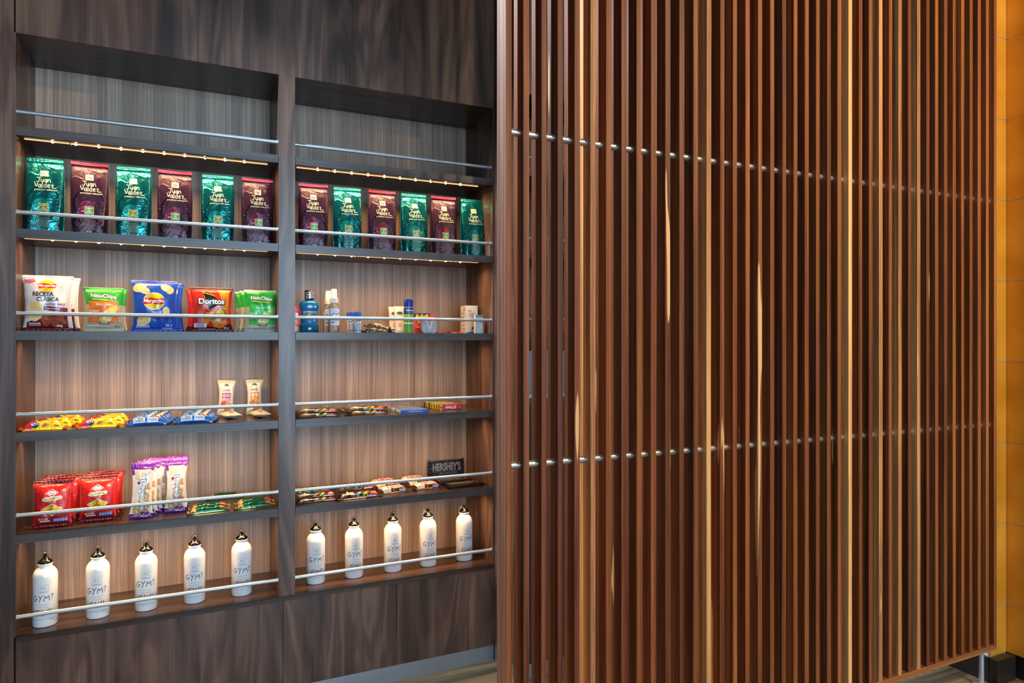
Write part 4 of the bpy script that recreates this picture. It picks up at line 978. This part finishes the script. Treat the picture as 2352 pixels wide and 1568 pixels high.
def greenbar():
    gr = plain('#0f5a40', .16, .45, .6, .25, scale=50); A = Art()
    A.poly([(-.056, .018), (-.03, .020), (.0, .030), (-.02, .034), (-.056, .034)], film('#c9c832'), 1)
    for (cx, cz) in ((-.052, .010), (-.046, .016), (-.053, .022), (-.044, .007)): A.ell(cx, cz, .005, .0038, film('#d9a860'), lay=3)
    A.text("Oats 'n Honey", .004, .027, .048, film('#d8dccf'), h=.0058, bold=.03, shear=.2, lay=3); A.blurb(-.01, .019, .022, .0215, 1, film('#c9d8c0'))
    for (cx, cz) in ((.040, .012), (.046, .020), (.039, .024), (.050, .010), (.046, .028)): A.ell(cx, cz, .0065, .0055, film('#a85a30'), lay=3)
    return make_pack('green', 'flow', .135, .036, .018, .009, gr, film('#8a6a3c'), A, seed=5, lie=True, dent=.0015)
GB = greenbar(); GG = 'green cereal bars'
lay_row('cereal_bar', GB, 'cereal bar', GG, [
 (.063, 2.540, .10, z5 + .0006, 'green cereal bar at the front, right of the purple packs'),
 (.212, 2.545, .09, z5 + .0006, 'green cereal bar at the front, next to the central divider'),
 (.066, 2.592, .06, z5 + .0006, 'green cereal bar just behind the front left green bar'),
 (.214, 2.600, .05, z5 + .0006, 'green cereal bar behind the front bar by the divider'),
 (.126, 2.735, .07, z5 + .0006, 'green cereal bar lying alone near the back of the shelf')])
lay_row('candy_packet', CA, 'candy packet', GC, [
 (.424, 2.535, .04, z5 + .0006, 'bottom front dark candy packet beside the divider, fifth shelf'),
 (.421, 2.549, -.02, z5 + .0150, 'dark candy packet on top at the front, beside the divider, fifth shelf')])
lay_row('candy_packet', CB, 'candy packet', GC, [
 (.575, 2.528, .05, z5 + .0006, 'plump brown candy packet at the front between dark packets and wrapped bars'),
 (.420, 2.665, .06, z5 + .0006, 'brown candy packet at the back beside the divider, fifth shelf'),
 (.600, 2.670, .10, z5 + .0006, 'plump brown candy packet at the back with an upturned corner')])
def snick():
    br = plain('#3a1c12', .25, .3, .6, .3, scale=60); A = Art(); rd = film('#c8281f')
    A.poly([(-.046, .011), (.048, .011), (.046, .034), (-.048, .034)], film('#e6d6c0'), 1); A.poly([(-.026, .0125), (.046, .0125), (.044, .032), (-.028, .032)], rd, 2); A.text('SNICKERS', .008, .0215, .060, WH, h=.013, bold=.05, shear=.2, lay=3)
    A.rect(-.044, .002, -.014, .0105, plain('#d8d6d2', .4), 2)
    for k in range(9): A.rect(-.041 + k * .0028, .003, -.0397 + k * .0028, .0095, BK, 4)
    A.ell(-.003, .005, .004, .003, film('#c8403c'), lay=3); A.poly([(.016, .0015), (.044, .0015), (.046, .0085), (.018, .0085)], film('#3a4a9a'), 2); A.text('SNICKERS', .031, .005, .022, WH, h=.004, bold=.04, shear=.2, lay=4)
    return make_pack('snick', 'flow', .124, .052, .024, .010, br, br, A, seed=3, lie=True, dent=.0015)
SN = snick(); GS = 'brown wrapped chocolate bars'
lay_row('chocolate_bar', SN, 'chocolate bar', GS, [
 (.716, 2.560, .10, z5 + .0006, 'brown wrapped bar with red title in front, beside the plump packet'),
 (.855, 2.575, .10, z5 + .0006, 'brown wrapped bar with red title in front, beside the black bars'),
 (.716, 2.640, .05, z5 + .0006, 'brown wrapped bar in the second row, left column'),
 (.848, 2.650, .05, z5 + .0006, 'brown wrapped bar in the second row, right column'),
 (.716, 2.712, .05, z5 + .0006, 'brown wrapped bar at the very back, left column'),
 (.842, 2.718, .05, z5 + .0006, 'brown wrapped bar at the very back, right column')])
def hersh():
    b = MB(); dk = plain('#170c0c', .25, .2, .6, .2, scale=70); gr = plain('#8d8680', .3, .5)
    b.box(-.072, .072, -.011, 0, .0025, .0735, dk, .003)
    A = Art(); A.text("HERSHEY'S", 0, .046, .128, gr, h=.034, bold=.04); A.text('MILK CHOCOLATE', .006, .0185, .078, gr, h=.006, bold=.01); A.line([(-.062, .026), (.064, .026)], .0007, gr)
    drape(b, A, lambda x, z, off: Vector((x, -.011 - off + .0003, z)), .03)
    ends = []
    for sg in (-1, 1):
        b2 = MB(); ends.append(b2); vs = []; n = 14
        for k in range(n + 1):
            z = .0 + .076 * k / n
            for r_ in (0, 1): vs.append((sg * (.0715 + .011 * r_), -.0045 - .0015 * math.sin(k * 2.2) * r_, z)); vs.append((sg * (.0715 + .011 * r_), -.0035 - .0015 * math.sin(k * 2.2) * r_, z))
        fs = []
        for k in range(n):
            o = k * 4; fs += [(o, o + 4, o + 6, o + 2), (o + 1, o + 3, o + 7, o + 5), (o + 2, o + 6, o + 7, o + 3), (o, o + 1, o + 5, o + 4)]
        fs += [(0, 2, 3, 1), (n * 4, n * 4 + 1, n * 4 + 3, n * 4 + 2)]
        b2.add(vs, fs, dk)
    out = []
    for lie in (0, 1):
        r_ = []
        for nm, q in (('wrapper', b), ('end_crimp', ends[0]), ('end_crimp', ends[1])):
            me = bpy.data.meshes.new(nm); me.from_pydata([tuple((LIE @ v) if lie else v) for v in q.v], [], q.f)
            for m_ in q.mats: me.materials.append(m_)
            me.polygons.foreach_set('material_index', q.m); me.update(); r_.append((nm, me))
        out.append(r_)
    return out
HS = hersh(); GH = 'black chocolate bars'
put('chocolate_bar', HS[0], (1.0, 2.772, z5 + .0006), 'black chocolate bar standing upright against the back with large grey letters', 'chocolate bar', GH, rx=-.10, rz=.02)
put('chocolate_bar', HS[1], (1.010, 2.545, z5 + .0002), 'black chocolate bar lying flat at the front right corner', 'chocolate bar', GH, rz=.04)
put('chocolate_bar', HS[1], (.995, 2.632, z5 + .0002), 'black chocolate bar lying flat behind the front black bar', 'chocolate bar', GH, rz=.06)

# ---- drinking bottles on the bottom shelf
def bottle_parts():
    wh = plain('#eceae8', .22, 0, .6, coat=.3); out = []
    def M(nm, b, sm=True, ang=40):
        o = b.build(nm, None, sm); 
        if sm: smooth_by_angle(o, ang)
        me = o.data; bpy.data.objects.remove(o); return me
    b = MB(); b.lathe([(0, .0), (.029, .0), (.0325, .0012), (.0340, .004), (.0340, .150), (.0337, .156), (.0322, .163), (.0290, .170), (.0240, .1765), (.0200, .180), (.0188, .183), (.0186, .188), (.0203, .1895), (.0206, .1915), (.0200, .193), (0, .193)], wh, 48)
    blk, gry = plain('#1b1f2a', .4), plain('#7d8794', .45)
    A = Art(); s = .0134
    for pl in ([(-s, .108), (s, .108)], [(s, .108), (s, .133)], [(s, .133), (-s, .133)], [(-s, .133), (-s, .108)]): A.line(pl, .0006, gry, 0)
    A.text('AC', 0, .1245, .0175, gry, h=.0085, lay=0); A.text('HOTELS', 0, .1175, .0165, gry, h=.002, lay=0); A.rect(-.0105, .1095, .0105, .1128, plain('#b9bfc6', .45), 0); A.text('MARRIOTT', 0, .1112, .018, gry, h=.002, lay=1); A.ell(.0115, .1095, .0006, .0006, blk, lay=0)
    A.hand('GYM?', -.001, .0915, .060, .0185, blk, .0019, rot=.0, lay=0)
    A.text('I THOUGHT', 0, .0715, .034, gry, h=.0042, shear=.2, lay=0); A.text('YOU SAID', 0, .0635, .030, gry, h=.0042, shear=.2, lay=0)
    A.hand('GIN!', 0, .046, .044, .0195, blk, .0019, lay=0)
    A.text('AC HOTEL BOGOTA - ZONA T', 0, .025, .064, gry, h=.0034, lay=0)
    drape(b, A, cyl_fn(.0340), .0035, base=.00015, step=.0001)
    body = M('bottle_body', b)
    c = MB(); c.lathe([(0, .1925), (.0196, .1925), (.0198, .197), (.0185, .1995), (.0130, .2035), (.0085, .209), (.0062, .214), (0, .215)], M_BLACK, 32)
    n = 20                                        # flat loop on the cap, pierced for the ring
    ring = [(math.cos(2 * math.pi * k / n), math.sin(2 * math.pi * k / n)) for k in range(n)]
    vs = []
    for (r_, y) in ((.0026, -.0045), (.0078, -.0040), (.0078, .0040), (.0026, .0045)): vs += [(y, r_ * a * .85, .2187 + r_ * b_) for a, b_ in ring]
    fs = [(q * n + k, q * n + (k + 1) % n, ((q + 1) % 4) * n + (k + 1) % n, ((q + 1) % 4) * n + k) for q in range(4) for k in range(n)]
    c.add(vs, fs, M_BLACK)
    cap = M('cap', c)
    r = MB(); gold = plain('#c9b48a', .2, 1.0); r.path([(.0098 * math.cos(2 * math.pi * k / 24), .001, .2175 + .0078 * math.sin(2 * math.pi * k / 24)) for k in range(24)], .0008, gold, 8, True)
    rg = M('key_ring', r)
    cb = MB(); pts = []
    for k in range(24):
        a = 2 * math.pi * k / 24; px_, pz_ = .0055 * math.cos(a), .016 * math.sin(a)
        pts.append((-.0155 + px_ + .25 * pz_, .001, .200 + pz_))
    cb.path(pts, .0010, M_STEEL, 8, True); ca = M('carabiner', cb)
    return body, cap, rg, ca
BT = bottle_parts()
bx = [(104, 2.575, 0), (225, 2.580, .1), (336, 2.583, 0), (447, 2.586, 0), (555, 2.590, 0), (725, 2.597, .0), (813, 2.600, 0), (902, 2.603, .15), (983, 2.606, .3), (1066, 2.610, .0)]
bl = ['leftmost white drink bottle on the bottom shelf, in the corner by the side panel', 'white drink bottle, second from the left end of the bottom shelf', 'white drink bottle in the middle of the left bay', 'white drink bottle, second left of the central divider', 'white drink bottle just left of the central divider',
      'white drink bottle just right of the central divider', 'white drink bottle, second right of the central divider', 'white drink bottle in the middle of the right bay', 'white drink bottle, second from the right end, carabiner hanging behind its neck', 'rightmost white drink bottle with a steel ring and hanging carabiner']
for i, (px, y, rz) in enumerate(bx):
    e = empty('drink_bottle', (X(px, y), y, Z6 + .0002)); tag(e, bl[i], 'bottle', 'white drink bottles')
    for nm, me in (('bottle_body', BT[0]), ('cap', BT[1]), ('key_ring', BT[2])) + ((('carabiner', BT[3]),) if i >= 8 else ()):
        o = bpy.data.objects.new(nm, me); COL.objects.link(o); o.parent = e
        if nm == 'cap': o.rotation_euler = (0, 0, rz)
        if nm == 'key_ring': o.rotation_euler = (0, 0, 0)
